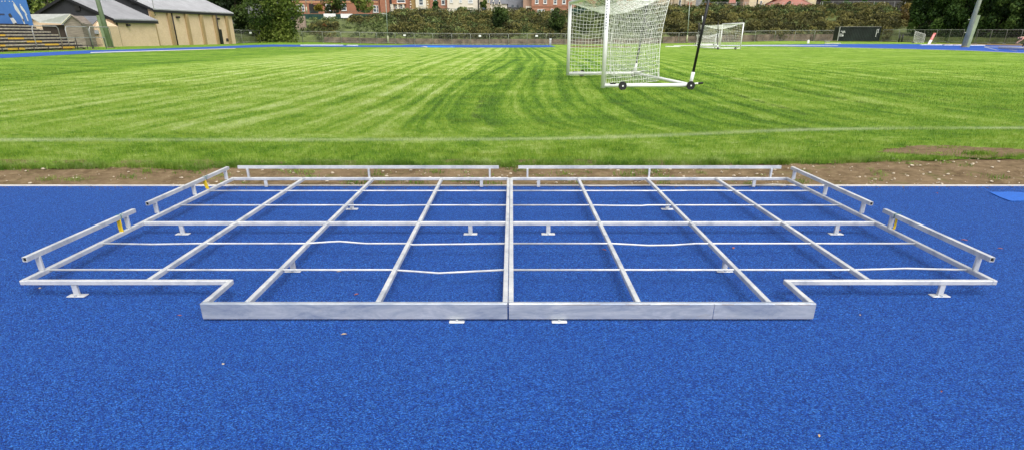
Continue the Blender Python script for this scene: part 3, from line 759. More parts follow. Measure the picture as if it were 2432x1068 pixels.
# ------------------------------------------------------------------ goals
def goal(name, lab, o, a, w, d, hgt, cell, cord, net_pts, poles, back_h, post_r=.063, grp=None, marks=False):
    """o near post base, a rotation, w width, d signed depth; local: s along depth, t across the mouth"""
    D_ = np.array([math.cos(a), math.sin(a), 0.])*(1 if d > 0 else -1); Wv = np.array([-math.sin(a), math.cos(a), 0.]); d = abs(d)
    z0 = zg(o[0], o[1]); O = np.array([o[0], o[1], z0])
    Q = lambda s, t, z: O+D_*s+Wv*t+np.array([0, 0, z])
    root = empty(name, O, lab, 'goal', grp)
    tz = .12
    for t in (0, w):
        m = MB().tube([Q(0, t, tz-.06), Q(0, t, hgt)], post_r, 12)
        ps_ = m.build('post', M_white, root)
        if marks and t == 0:
            for i, hh in enumerate(np.linspace(1.55, 2.3, 12)):
                lo = Q(-.02, -post_r-.001, hh)
                MB().bar(lo, lo+np.array([0, 0, .035 if i % 3 else .02]), .028, .003, (0, 1, 0)).build('printed_letter', plain('dark blue print', (.05, .07, .15), .6), ps_)
    MB().tube([Q(0, -post_r, hgt), Q(0, w+post_r, hgt)], post_r, 12).build('crossbar', M_white, root)
    for t in (0, w):
        m = MB().tube([Q(-.02, t, tz), Q(d, t, tz)], .052, 10); m.build('side_tube', M_white, root)
    MB().tube([Q(d, -.05, tz), Q(d, w+.05, tz)], .05, 10).build('back_tube', M_white, root)
    for t in (0, w):
        so = -1 if t == 0 else 1
        for s in (.55, d-.02):
            wr = .115; c0 = Q(s, t+so*.07, wr); c1 = Q(s, t+so*.13, wr)
            wh = MB().tube([c0, c1], wr, 20).build('wheel', M_rubber, root)
            MB().tube([c1, c1+Wv*so*.012], .022, 10).build('hub', M_white, wh)
        # handles
        MB().tube([Q(.20, t+so*.03, tz+.055), Q(.36, t+so*.03, tz+.055)], .02, 8).build('grip', M_rubber, root)
        MB().tube([Q(d, t, tz+.03), Q(d+.28, t, tz+.05)], .022, 8).build('handle_tube', M_white, root)
        MB().tube([Q(d+.22, t, tz+.045), Q(d+.36, t, tz+.055)], .028, 8).build('grip', M_rubber, root)
        # leaning net support
        if poles:
            top = Q(d+back_h*.11, t, back_h)
            sv_ = MB().tube([Q(d, t, tz), Q(d, t, tz)+(top-Q(d, t, tz))*.13], .05, 10).build('pole_socket', M_white, root)
            MB().tube([Q(d, t, tz)+(top-Q(d, t, tz))*.12, top], .038 if hgt > 2 else .03, 10).build('net_pole', M_black, root)
            c = Q(d, t, tz)+(top-Q(d, t, tz))*.62
            MB().tube([c+np.array([-.05, 0, -.03]), c+np.array([-.06, 0, .12])], .012, 6).build('cord_cleat', M_white, root)
    # ---- net
    net = MB(); cr = cord
    def sheet(fn, nu, nv, jit=.008):
        Pn = [[np.array(fn(i/nu, j/nv))+rng.normal(0, jit, 3)*(0 < i < nu) for j in range(nv+1)] for i in range(nu+1)]
        for i in range(nu+1): net.tube([Pn[i][j] for j in range(nv+1)], cr, 3, cap=False)
        for j in range(nv+1): net.tube([Pn[i][j] for i in range(nu+1)], cr, 3, cap=False)
    (s0, t0), (s1, t1), bh = net_pts             # back-near and back-far corners of the net bag, height of bag
    gz = .06
    def pa(u, v):                                # near side: mouth post to back edge
        top = Q(0, .02, hgt-.03)*(1-u)+Q(s0+.12, t0, bh)*u - np.array([0, 0, .2*math.sin(math.pi*u)*.7]); bot = Q(0, .02, gz)*(1-u)+Q(s0, t0, gz)*u
        return top*(1-v)+bot*v + D_*(-.12*math.sin(math.pi*v)*u)
    def pb(u, v):                                # far side
        top = Q(0, w-.02, hgt-.03)*(1-u)+Q(s1+.12, t1, bh)*u - np.array([0, 0, .2*math.sin(math.pi*u)*.7]); bot = Q(0, w-.02, gz)*(1-u)+Q(s1, t1, gz)*u
        return top*(1-v)+bot*v + D_*(-.10*math.sin(math.pi*v)*u)
    def pc(u, v):                                # back of the bag
        top = Q(s0+.12, t0, bh)*(1-u)+Q(s1+.12, t1, bh)*u - np.array([0, 0, .03*math.sin(math.pi*u)]); bot = Q(s0, t0, gz)*(1-u)+Q(s1, t1, gz)*u
        return top*(1-v)+bot*v - D_*(.22*math.sin(math.pi*v)+.25*v*v*math.sin(math.pi*u))
    def pr(u, v):                                # roof, sagging
        a_ = Q(0, .02, hgt-.03)*(1-u)+Q(0, w-.02, hgt-.03)*u; b_ = Q(s0+.12, t0, bh)*(1-u)+Q(s1+.12, t1, bh)*u
        sag = .42*math.sin(math.pi*v)*(.35+.65*math.sin(math.pi*u))
        return a_*(1-v)+b_*v-np.array([0, 0, sag])
    nh = int(hgt/cell); L = lambda p_, q_: max(3, int(np.linalg.norm(np.array(p_)-np.array(q_))/cell))
    sheet(pa, L(Q(0,0,0), Q(s0,t0,0)), nh); sheet(pb, L(Q(0,w,0), Q(s1,t1,0)), nh)
    sheet(pc, L(Q(s0,t0,0), Q(s1,t1,0)), nh); sheet(pr, int(w/cell), L(Q(0,0,0), Q(s0,0,0)))
    # thicker edge ropes
    for pts_ in ([pa(1, v) for v in np.linspace(0, 1, 16)], [pb(1, v) for v in np.linspace(0, 1, 16)], [pc(u, 0) for u in np.linspace(0, 1, 24)], [pa(u, 0) for u in np.linspace(0, 1, 12)]):
        net.tube(pts_, cr*2.2, 5)
    net.build('net', M_net, root)
    if poles:
        tr_ = MB()
        for t, fn in ((0, pa), (w, pb)): tr_.tube([Q(d+back_h*.11, t, back_h), fn(1, 0)], .005, 4)
        tr_.build('guy_cord', M_net, root)
    return root
goal('football_goal', 'large white wheeled football goal with black net poles on the near infield', (2.61, 21.10), .0726, 6.9, 2.56, 2.44, .12, .0058,
     ((2.5, 3.2), (1.6, 6.75), 2.46), True, 2.75, marks=True)
goal('football_goal', 'far white football goal seen side on, right of the black pole', (24.05, 79.3), .08, 6.1, -2.45, 2.44, .17, .006,
     ((2.4, .2), (2.4, 6.0), 2.3), True, 2.6)
c = G(1703, 104)
goal('small_goal', 'low white goal standing behind the far football goal', (float(X(1703, 112)), 112.), -.05, 1.5, -2.9, 1.5, .25, .008, ((2.8, .1), (2.8, 1.4), 1.4), False, 1.4)

# ------------------------------------------------------------------ temporary fence panels
def fence_panel(L, H, name='fence_panel'):
    root = bpy.data.objects.new(name, None)
    C.objects.link(root); WL[root.name] = np.zeros(3)
    m = MB(); r = .030; c = .12
    m.tube([(0, 0, .06), (0, 0, H-c), (c*.3, 0, H-c*.3), (c, 0, H), (L-c, 0, H), (L-c*.3, 0, H-c*.3), (L, 0, H-c), (L, 0, .06)], r, 6)
    m.tube([(0, 0, .18), (L, 0, .18)], .02, 5); m.build('tube_frame', M_steel, root)
    m = MB()
    for x in np.arange(.2, L-.1, .2): m.tube([(x, 0, .18), (x, 0, H)], .0045, 3, cap=False)
    for z in np.arange(.35, H, .25): m.tube([(0, 0, z), (L, 0, z)], .0045, 3, cap=False)
    m.build('wire_mesh', M_steel, root)
    m = MB().box(-.12, .12, -.3, .3, 0., .1); m.build('foot_block', plain('grey block', (.2, .2, .19), .9), root)
    return root
proto = None
def put_panel(p0, p1, H, lab, sign=False, name='fence_panel'):
    L = float(np.linalg.norm(np.array(p1[:2])-np.array(p0[:2])))
    global proto
    if proto is None:
        proto = fence_panel(3.45, 2.0); r = proto
    else: r = copy_tree(proto)
    r.location = tuple(map(float, p0)); r.scale = (L/3.45*.985, 1, H/2.0)
    r.rotation_euler = (0, 0, math.atan2(p1[1]-p0[1], p1[0]-p0[0]))
    tag(r, lab, 'fence panel', 'grey temporary mesh fence panels round the field')
    if sign:
        m = MB(); m.box(1.5, 1.95, -.05, -.035, 1.45, 1.75)
        me = bpy.data.meshes.new('sign_plate'); me.from_pydata(m.v, [], m.f); me.materials.append(M_whiteP)
        s = bpy.data.objects.new('sign_plate', me); C.objects.link(s); s.parent = r
    return r
TOPK = [(285, 70), (550, 71), (720, 76), (900, 79), (1100, 81), (1345, 80.5), (1600, 78.5), (1850, 73), (1985, 73), (2100, 72), (2432, 71)]
def run(pxs, labf, signs=()):
    for i in range(len(pxs)-1):
        a, b = pxs[i], pxs[i+1]; mid = (a+b)/2
        Da, Db = fdist(a), fdist(b); za, zb = zfence(a), zfence(b)
        pa_, pb_ = np.array([X(a, Da, za), Da, za]), np.array([X(b, Db, zb), Db, zb])
        Hh = Zat(lerpk(TOPK, mid), (Da+Db)/2)-min(za, zb)
        put_panel(pa_, pb_, Hh, labf(i, mid, i in signs), i in signs)
def lf(base):
    names = {}
    def f_(i, mid, s):
        return base + (' with white sign' if s else '')
    return f_
run([286, 303, 328.5, 345, 366, 386, 404, 420, 437, 453, 470, 486, 503, 523], lf('thin grey mesh fence panel in front of the buff brick hall'), (1, 7))
run([560, 577, 620, 670, 720, 768], lf('mesh fence panel in front of the big dark trees by the hall'), (1,))
run([768, 812, 856, 896, 940, 985, 1029, 1074, 1118, 1163, 1208, 1252, 1297, 1342], lf('mesh fence panel before the brown wall, left of the large goal'), (4, 8, 11))
run([1342, 1386, 1430, 1474, 1520, 1566], lf('mesh fence panel seen through the net of the large goal'), ())
run([1566, 1611, 1656, 1700, 1745, 1792, 1839, 1886, 1932, 1980], lf('mesh fence panel before the brown wall, right of the large goal'), ())
run([2092, 2131, 2167, 2190, 2220, 2251, 2283], lf('mesh fence panel between the black container and the right mast'), ())
run([2312, 2316, 2348, 2384, 2420, 2460, 2500], lf('mesh fence panel in front of the conifers, right of the right mast'), ())
# the loose panel that leans on the fence
p0 = G(2168, 103.2); sv_m = M_steel; M_steel = plain('bright zinc wire', (.62, .62, .60), .5, .2, .1)
ro = fence_panel(1.95, 2.0)
for z_ in np.arange(.25, 2., .1):
    pass
mq = MB()
for z_ in np.arange(.22, 2., .11): mq.tube([(0, 0, z_), (1.95, 0, z_)], .008, 3, cap=False)
for x_ in np.arange(.1, 1.9, .11): mq.tube([(x_, 0, .18), (x_, 0, 2.)], .008, 3, cap=False)
WL[ro.name] = np.zeros(3); mq.build('infill', M_steel, ro); M_steel = sv_m
ro.location = tuple(p0); ro.rotation_euler = (R(-22), R(14), R(4))
tag(ro, 'loose mesh fence panel leaning back against the fence by the red and white board', 'fence panel')

# ------------------------------------------------------------------ foliage
def leaves(name, cen, size, mat, tint, parent=None, flat=.0, loc=None):
    n = len(cen); d = rng.normal(size=(n, 3)); d[:, 2] += flat; d /= np.linalg.norm(d, axis=1)[:, None]
    a = np.cross(d, rng.normal(size=(n, 3))); a /= np.linalg.norm(a, axis=1)[:, None]; b = np.cross(d, a)
    s = (size*rng.uniform(.6, 1.3, n))[:, None]
    V = np.stack([cen-a*s, cen-b*s*.6, cen+a*s, cen+b*s*.6], 1).reshape(-1, 3)
    Fc = np.arange(n*4).reshape(-1, 4)
    return npmesh(name, V, Fc, 4, mat, {'tint': np.repeat(tint, 4)}, parent, loc=loc)
def blobs(cs, rs, n, squash=1., fill=.35):
    """points in clumps round blob centres"""
    k = rng.integers(0, len(cs), n) if len(set(rs)) == 1 else rng.choice(len(cs), n, p=np.array(rs)**2/np.sum(np.array(rs)**2))
    d = rng.normal(size=(n, 3)); d /= np.linalg.norm(d, axis=1)[:, None]
    lobes = rng.normal(size=(len(cs), 9, 3)); lobes /= np.linalg.norm(lobes, axis=2)[:, :, None]
    dot = np.einsum('nij,nj->ni', lobes[k], d).max(1)
    r = np.array(rs)[k]*(.62+.42*dot)*(1-fill*rng.random(n)**2)
    c = np.array(cs)[k]+d*r[:, None]*np.array([1, 1, squash])
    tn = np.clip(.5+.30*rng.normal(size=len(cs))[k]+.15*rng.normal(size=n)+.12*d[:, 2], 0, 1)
    return c, tn
def tree(name, lab, cat, base, h, rad, mat, n=3500, leaf=.22, crown0=.18, nb=16, trunk=.16, grp=None, cone=False, bark=M_bark):
    root = empty(name, base, lab, cat, grp); base = np.array(base, float)
    m = MB(); pts = [base+np.array([random.uniform(-.06, .06)*h*t, 0, h*t]) for t in (0, .25, .5, .8)]
    m.tube(pts, [trunk*1.2, trunk, trunk*.7, trunk*.25], 7)
    for i in range(6):
        z = h*(crown0+.1+.1*i); a = i*2.4; q = base+np.array([math.cos(a)*rad*.6, math.sin(a)*rad*.6, z+h*.15])
        m.tube([base+np.array([0, 0, z]), q], [trunk*.45, trunk*.12], 5)
    m.build('trunk', bark, root)
    cs = []; rs = []
    for i in range(nb):
        t = (i+.5)/nb if cone else random.random(); z = h*(crown0+(1-crown0)*t)
        env = (1-t)*.95+.1 if cone else math.sqrt(max(.05, 1-(2*t-.95)**2*.9))
        a = random.uniform(0, 6.28); rr = rad*env*(0.35 if cone else .62)*math.sqrt(random.random()); r = rad*(.75*env+.12 if cone else random.uniform(.30, .48))
        cs.append(base+np.array([math.cos(a)*rr, math.sin(a)*rr, min(z, h-r*.6)])); rs.append(r)
    c, tn = blobs(cs, rs, n); c[:, 2] = np.maximum(c[:, 2], base[2]+.05)
    leaves('crown', c, leaf, mat, tn, root)
    return root
def tree_px(name, lab, cat, pxc, py_top, py_base, wpx, D, mat, **kw):
    zb = Zat(py_base, D); zt = Zat(py_top, D); return tree(name, lab, cat, (X(pxc, D, zb), D, zb), zt-zb, wpx/2/F*(D*.888+.5), mat, **kw)

# hillside behind the fence
YT = [(-500, 60), (400, 60), (600, 55), (700, 46), (760, 47), (900, 44), (960, 34), (1150, 36), (1345, 36), (1570, 26), (1900, 26), (2100, 24), (2180, 60), (2432, 66), (2900, 66)]
DH = 176.
def zbank(px, s):                      # s 0 at the wall, 1 at the hill edge
    fd = fdist(px)+2.5; z0 = zfence(px)+.9; z1 = Zat(lerpk(YT, px), DH)
    return z0+(z1-z0)*(1-(1-s)**1.6)
pxs = np.arange(-700, 3100, 20.); V = []; ss = list(np.linspace(0, 1, 10))
for px in pxs:
    fd = fdist(px)+2.5; V.append((X(px, fd), fd, -1.5))
    for s in ss:
        D = fd+(DH-fd)*s; z = zbank(px, s); V.append((X(px, D, z), D, z))
    z = Zat(lerpk(YT, px), DH); V.append((X(px, 215, z), 215, z+.3)); V.append((X(px, 460, z), 460, z+1.2))
nr = len(ss)+3; Fc = []
for i in range(len(pxs)-1):
    for j in range(nr-1): Fc.append((i*nr+j, (i+1)*nr+j, (i+1)*nr+j+1, i*nr+j+1))
tag(npmesh('hillside', np.array(V), np.array(Fc), 4, M_bank, smooth=True), kind='structure')
# bramble and shrub cover on the bank
def bank_cover(name, lab, x0, x1, n, mat, s0, s1, hgt, size, lump=.6):
    nl = int((x1-x0)/9)*7
    lx = rng.uniform(x0, x1, nl); ls = rng.uniform(s0, s1, nl); cs = []; rs = []
    for a, s in zip(lx, ls):
        fd = fdist(a)+2.5; D = fd+(DH-fd)*s; z = zbank(a, s); r = hgt*random.uniform(.6, 1.25)
        cs.append((X(a, D, z), D, z+r*.25)); rs.append(r)
    c, tn = blobs(cs, rs, n, .75, .25); o = leaves(name, c, size, mat, tn); return tag(o, lab, 'bushes', kind='stuff')
bank_cover('bramble_thicket', 'brown and green bramble thicket covering the bank left of the large goal', 930, 1350, 36000, L_bram, .0, 1., 1.25, .2)
bank_cover('bramble_thicket', 'green leafy scrub mixed into the bank left of the large goal', 890, 1350, 17000, L_bramG, .0, 1., 1.15, .2)
bank_cover('bramble_thicket', 'brambles behind the large goal net', 1350, 1570, 14000, L_bramG, .0, 1., 1.1, .2)
bank_cover('ivy_hedge', 'long clipped autumn hedge on the bank right of the large goal', 1565, 2140, 80000, L_bram, -.02, 1.05, 1.3, .2)
bank_cover('ivy_hedge', 'greener upper growth of the long bank hedge right of the goal', 1565, 2140, 26000, L_bramG, .5, 1.06, 1.1, .2)
bank_cover('low_scrub', 'patchy scrub and rough grass on the open bank', 715, 940, 5200, L_bramG, .0, .95, .55, .17)
bank_cover('low_scrub', 'brown low bramble patch on the open bank', 735, 800, 3000, L_bram, .0, .55, .8, .17)
bank_cover('low_scrub', 'reddish brown scrub above the open bank near the posts', 830, 900, 3000, L_bram, .5, .95, .8, .17)

# round bushes on the bank that stand out
tree_px('round_bush', 'dark rounded bush on the bank below the slate roofs', 'bush', 1187, 22, 66, 46, 158, L_dark, n=2600, crown0=.05, leaf=.2)
tree_px('round_bush', 'dark rounded bush on the bank beside the left post of the large goal', 'bush', 1325, 22, 74, 56, 158, L_dark, n=3200, crown0=.05, leaf=.2)
tree_px('round_bush', 'clipped dark green bush left of the brick porch', 'bush', 1238, 20, 38, 16, 190, L_dark, n=900, crown0=.03, leaf=.16)
tree_px('round_bush', 'orange brown bush low on the open bank', 'bush', 772, 59, 71, 16, 160, L_ora, n=400, crown0=.05, leaf=.17)
# trees beside and behind the club buildings
tree_px('tall_tree', 'very dark tree right behind the grey roofed hall', 'tree', 520, -70, 100, 120, 168, L_dark, n=8000, leaf=.3, crown0=.03, nb=26, trunk=.4)
tree_px('tall_tree', 'dark tree between the hall and the lighter green tree', 'tree', 577, -60, 101, 90, 146, L_dark, n=9000, leaf=.26, crown0=.02, nb=26, trunk=.35)
tree_px('tall_tree', 'broad lighter green tree standing beside the hall, behind the fence', 'tree', 657, -50, 101, 158, 142, L_oak, n=17000, leaf=.24, crown0=.04, nb=34, trunk=.35)
tree_px('tall_tree', 'dark undergrowth tree below the lighter green tree', 'tree', 640, 55, 101, 150, 147, L_dark, n=3800, leaf=.24, crown0=.02, nb=18, trunk=.2)
tree_px('tall_tree', 'dark tree with yellowing leaves behind the blue billboard', 'tree', 135, -60, 66, 90, 112, L_oak, n=6000, leaf=.22, crown0=.03, nb=26, trunk=.3)
tree_px('tall_tree', 'dark tree behind the left end of the blue billboard', 'tree', 90, -50, 66, 80, 118, L_dark, n=4000, leaf=.22, crown0=.03, nb=20, trunk=.3)
tree_px('tall_tree', 'dark tree above the low gable of the club building', 'tree', 215, -60, 60, 100, 150, L_dark, n=5000, leaf=.26, crown0=.03, nb=20, trunk=.3)
# garden trees among the houses
gt = [(795, -25, 33, 70, 196, L_oak, 'mid green garden tree in front of the left red brick terrace'),
      (860, -20, 30, 60, 194, L_oak, 'dense green tree with yellow top beside the left brick terrace'),
      (757, 13, 27, 26, 192, L_yel, 'pale yellow green rounded shrub by the dark doorway'),
      (1035, 5, 32, 22, 205, L_grn, 'small leafy tree in front of the plain red brick house'),
      (1100, 22, 37, 40, 188, L_oak, 'green shrub in front of the cream house'),
      (1149, 0, 30, 20, 225, L_oak, 'tree in the gap right of the cream house'),
      (1380, 8, 56, 60, 190, L_dark, 'dark tree behind the left side of the large goal net'),
      (1440, -5, 50, 70, 192, L_dark, 'dark tree behind the near post of the large goal'),
      (1530, 6, 50, 60, 200, L_dark, 'dark tree behind the back of the large goal net'),
      (1690, -15, 24, 60, 196, L_oak, 'yellow green tree right of the stone house'),
      (1679, 9, 24, 24, 189, L_ora, 'orange leaved bush beside the black goal pole'),
      (1717, -12, 26, 26, 190, L_dark, 'slim dark conifer right of the yellow green tree'),
      (1748, -8, 26, 14, 189, L_grn, 'narrow green shrub left of the brown house wall'),
      (1869, 5, 26, 15, 188, L_dark, 'small pointed conifer in front of the red tiled roof'),
      (1955, -10, 26, 30, 190, L_oak, 'green tree at the right end of the red tiled roof'),
      (2006, 5, 26, 34, 190, L_grn, 'round fresh green bush beneath the thin fence'),
      (2048, 0, 27, 24, 190, L_grn, 'upright green bush right of the round green one'),
      (2080, 10, 28, 26, 189, L_grn, 'low dull green bush left of the autumn tree'),
      (2105, 14, 28, 24, 189, L_grn, 'lowest dull green bush beside the autumn tree')]
for (pc, yt, yb, wp, D, mt, lb) in gt:
    tree_px('garden_tree', lb, 'tree', pc, yt, yb, wp, D, mt, n=int(400+wp*38), leaf=.24, crown0=.04, nb=12, trunk=.15)
tree_px('autumn_tree', 'yellow brown autumn tree at the left end of the conifers', 'tree', 2136, 10, 84, 62, 158, m_leaf('yellow brown leaf', (.07, .045, .02), (.17, .125, .04), (.30, .24, .06)), n=4500, leaf=.22, crown0=.03, nb=20)
tree_px('garden_tree', 'reddish dark tree above the autumn tree', 'tree', 2150, -40, 22, 60, 185, L_bram, n=2500, leaf=.25, crown0=.03, nb=14)
# row of tall conifers at the right
for i, (pc, D, wp) in enumerate(((2178, 158, 64), (2222, 156, 66), (2268, 153, 68), (2314, 150, 70), (2360, 147, 70), (2406, 143, 74), (2455, 139, 78), (2510, 134, 84))):
    nm = ['first', 'second', 'third', 'fourth', 'fifth', 'sixth', 'seventh', 'eighth'][i]
    zb = zfence(pc)+.4; zt = zb+15+random.uniform(-1, 1)
    D = fdist(pc)+4.5; zb = zfence(pc)+.1; zt = zb+14
    tree('conifer', '%s tall dark conifer from the left in the right hand row' % nm, 'tree', (X(pc, D, zb), D, zb), zt-zb, wp/2/F*D*.888*1.12, L_con, n=14000, leaf=.26, crown0=.0, nb=60, trunk=.25, grp='row of tall conifers behind the right fence')
tree_px('tall_tree', 'dark tree filling the gap behind the leftmost conifers', 'tree', 2205, -70, 60, 130, 172, L_dark, n=7000, leaf=.34, crown0=.0, nb=30, trunk=.3)
# dark yard behind the thin fence
db = MB(); zz = Zat(30, 215); db.box(X(1945, 215), X(2170, 215), 215, 222, zz, zz+6)
tag(db.build('dark_shed', plain('dark stained boards', (.03, .027, .027), .9, 0, .3), loc=(X(2050, 215), 215, zz)), 'long dark building behind the thin fence above the hedge', 'shed')

# ------------------------------------------------------------------ retaining wall
def wall_run(name, lab, pxs, off=1.3, th=.5, top=.95):
    m = MB(); pr = None
    for a, b in zip(pxs[:-1], pxs[1:]):
        Da, Db = fdist(a)+off, fdist(b)+off; za, zb = zfence(a), zfence(b)
        pa_ = np.array([X(a, Da, za), Da, 0]); pb_ = np.array([X(b, Db, zb), Db, 0]); o_ = np.array([0, th, 0])
        m.quadbox([pa_+[0,0,za-.5], pb_+[0,0,zb-.5], pb_+o_+[0,0,zb-.5], pa_+o_+[0,0,za-.5], pa_+[0,0,za+top], pb_+[0,0,zb+top], pb_+o_+[0,0,zb+top], pa_+o_+[0,0,za+top]])
    root = empty(name, (X(pxs[0], fdist(pxs[0])+off), fdist(pxs[0])+off, zfence(pxs[0])), lab, 'wall')
    m.build('wall', M_ret, root)
    m = MB()
    for a in pxs[1::2]:
        D = fdist(a)+off-.06; z = zfence(a); m.box(X(a, D)-.2, X(a, D)+.2, D-.12, D+.05, z-.3, z+top-.06)
    m.build('buttress', M_ret, root)
    return root
wall_run('retaining_wall', 'low brown concrete retaining wall at the foot of the bank, left of and behind the large goal', list(range(770, 1571, 40)), top=1.0)
wall_run('retaining_wall', 'brown retaining wall below the long hedge, right of the large goal', list(range(1574, 1991, 32)), top=1.25)
# wall behind the black container to the right: earth bank
# upper mesh fences
def thin_fence(name, lab, x0, x1, D, yt, yb, step, mat, solid=None):
    root = empty(name, P((x0+x1)/2, yb, D), lab, 'fence'); m = MB()
    n = int((x1-x0)/step)
    for i in range(n+1):
        px = x0+(x1-x0)*i/n; a = P(px, yb, D); b = a.copy(); b[2] = Zat(yt, D); m.tube([a, b], .04, 5)
    m.build('post', mat, root); a, b = P(x0, yt, D), P(x1, yt, D); m = MB().tube([a, b], .03, 5); m.build('rail', mat, root)
    m = MB()
    for z in np.linspace(Zat(yb, D), Zat(yt, D), 9): m.tube([(a[0], D, z), (b[0], D, z)], .012, 3, cap=False)
    m.build('wire_mesh', mat, root)
    if solid:
        m = MB(); zt_ = Zat(solid, D); m.box(P(x0, yb, D)[0], P(x1, yb, D)[0], D+.05, D+.08, Zat(yb, D), zt_); m.build('windbreak', plain('green windbreak cloth', (.02, .06, .05), .9, 0, .3, .5), root)
M_gf = plain('green coated wire', (.03, .09, .06), .6)
thin_fence('mesh_fence', 'dark green mesh fence on the bank below the brick houses', 702, 905, 182, 27, 48, 17, M_gf, 34)
thin_fence('mesh_fence', 'green mesh fence in front of the bay windowed and cream houses', 985, 1160, 182, 21, 40, 17, M_gf)
thin_fence('mesh_fence', 'tall dark screened fence behind the large goal net', 1352, 1455, 180, 19, 50, 17, M_gf, 21)
thin_fence('mesh_fence', 'thin wire fence along the top of the long hedge', 1570, 1945, 180, 6, 28, 22, M_steel)
thin_fence('mesh_fence', 'thin wire fence before the dark building', 1950, 2145, 180, 5, 28, 22, M_steel)
def banner(px0, px1, y0, y1, D, lab, mat=None):
    a, b = P(px0, y1, D), P(px1, y0, D); o = MB().box(a[0], b[0], D-.08, D-.03, a[2], b[2]).build('banner', mat or M_whiteP, loc=(a[0], D, a[2])); tag(o, lab, 'banner', 'white banners on the upper fence')
banner(770, 797, 33, 48, 181.9, 'tall white banner on the green fence, leftmost of the white banners')
banner(810, 837, 33.5, 43.5, 181.9, 'cream banner on the green fence, second from the left')
banner(906, 929, 32, 42.5, 181.8, 'white banner beside the thin lamp post')
banner(1138, 1148, 30.5, 36, 181.8, 'small white notice right of the cream house')
lw = MB(); a, b = P(890, 44, 183), P(922, 42, 183); lw.box(a[0], b[0], 182.6, 183.4, a[2], b[2]); tag(lw.build('low_wall', M_whiteP, loc=a), 'low white coping under the banner by the lamp post', 'wall')
# pale side wall / steps on the open bank
a, b = P(704, 66, 158), P(722, 39, 158); sw = MB(); sw.box(a[0], a[0]+.9, 157, 160, a[2]-.5, b[2]); sw.prism([(a[0]+.9, 158, a[2]-.5), (a[0]+1.9, 158, a[2]-.5), (a[0]+1.9, 158, b[2]+.05), (a[0]+.9, 158, b[2]-.1)], (0, .8, 0))
tag(sw.build('ramp_wall', plain('pale pinkish concrete', (.36, .28, .22), .9, 0, .15), loc=a), 'pale concrete end wall right of the big tree', 'wall')

# ------------------------------------------------------------------ houses
def window(root, px0, px1, y0, y1, D, frame=M_winf, pane=M_pane, arch=False, bars=1):
    a, b = P(px0, y1, D), P(px1, y0, D); D = a[1]; x0, x1, z0, z1 = a[0], b[0], a[2], b[2]; t = min(.16, (x1-x0)*.16)
    m = MB(); ya, yb = D-.10, D-.012
    if arch:
        cx = (x0+x1)/2; r = (x1-x0)/2; zc = z1-r; out = [(x0, ya, z0)]+[(cx-r*math.cos(q), ya, zc+r*math.sin(q)) for q in np.linspace(0, math.pi, 9)]+[(x1, ya, z0)]
        m.prism(out, (0, yb-ya, 0)); fr = m.build('window', frame, root)
        r2 = r-t; out = [(x0+t, ya-.02, z0+t)]+[(cx-r2*math.cos(q), ya-.02, zc+r2*math.sin(q)) for q in np.linspace(0, math.pi, 9)]+[(x1-t, ya-.02, z0+t)]
        MB().prism(out, (0, .015, 0)).build('pane', pane, fr); return
    m.box(x0, x1, ya, yb, z0, z0+t*.8); m.box(x0, x1, ya, yb, z1-t*.8, z1); m.box(x0, x0+t, ya, yb, z0+t*.8, z1-t*.8); m.box(x1-t, x1, ya, yb, z0+t*.8, z1-t*.8)
    zm = (z0+z1)/2
    if bars: m.box(x0+t, x1-t, ya+.01, yb, zm-.05, zm+.05)
    fr = m.build('window', frame, root)
    MB().box(x0+t, x1-t, ya+.05, yb-.004, z0+t*.8, z1-t*.8).build('pane', pane, fr)
    MB().box(x0-.08, x1+.08, D-.18, D-.004, z0-.12, z0-.01).build('sill', frame, fr)
def house(lab, px0, px1, D, y_top, y_base, wall, roof=M_slate, wins=(), depth=9, roofh=2.6, frame=M_winf, pane=M_pane, hip=False, name='house'):
    z0 = Zat(y_base, D)-1.; z1 = Zat(y_top, D); x0, x1 = X(px0, D, z1), X(px1, D, z1)
    root = empty(name, ((x0+x1)/2, D, z0), lab, 'house')
    MB().box(x0, x1, D, D+depth, z0, z1).build('wall', wall, root)
    e = .35; m = MB(); ym = D+depth/2; ins = depth*.45 if hip else 0
    A = [(x0-e+.05, D-e, z1+.003), (x1+e-.05, D-e, z1+.003), (x1+e-.05, D+depth+e, z1+.003), (x0-e+.05, D+depth+e, z1+.003), (x0+ins, ym, z1+roofh), (x1-ins, ym, z1+roofh)]
    m.v = A; m.f = [(3,2,1,0), (0,1,5,4), (2,3,4,5), (1,2,5), (3,0,4)]; m.smooth = [False]*5
    rf = m.build('roof', roof, root)
    if not hip:
        MB().box(x0+.6, x0+1.5, ym-.5, ym+.5, z1+roofh-1.0, z1+roofh+1.3).build('chimney', wall, rf)
    for w_ in wins: window(root, *w_[:4], D, frame, w_[5] if len(w_) > 5 else pane, arch=(len(w_) > 4 and w_[4] == 'a'))
    return root
def band(root, px0, px1, y, D, mat, th=.35, name='band', pr=.12):
    a, b = P(px0, y, D), P(px1, y, D); MB().box(a[0], b[0], D-pr, D-.005, a[2]-th/2, a[2]+th/2).build(name, mat, root)
def slab(root, name, px0, px1, y0, y1, D, mat, pr=.1, back=.005):
    a, b = P(px0, y1, D), P(px1, y0, D); return MB().box(a[0], b[0], D-pr, D-back, a[2], b[2]).build(name, mat, root)
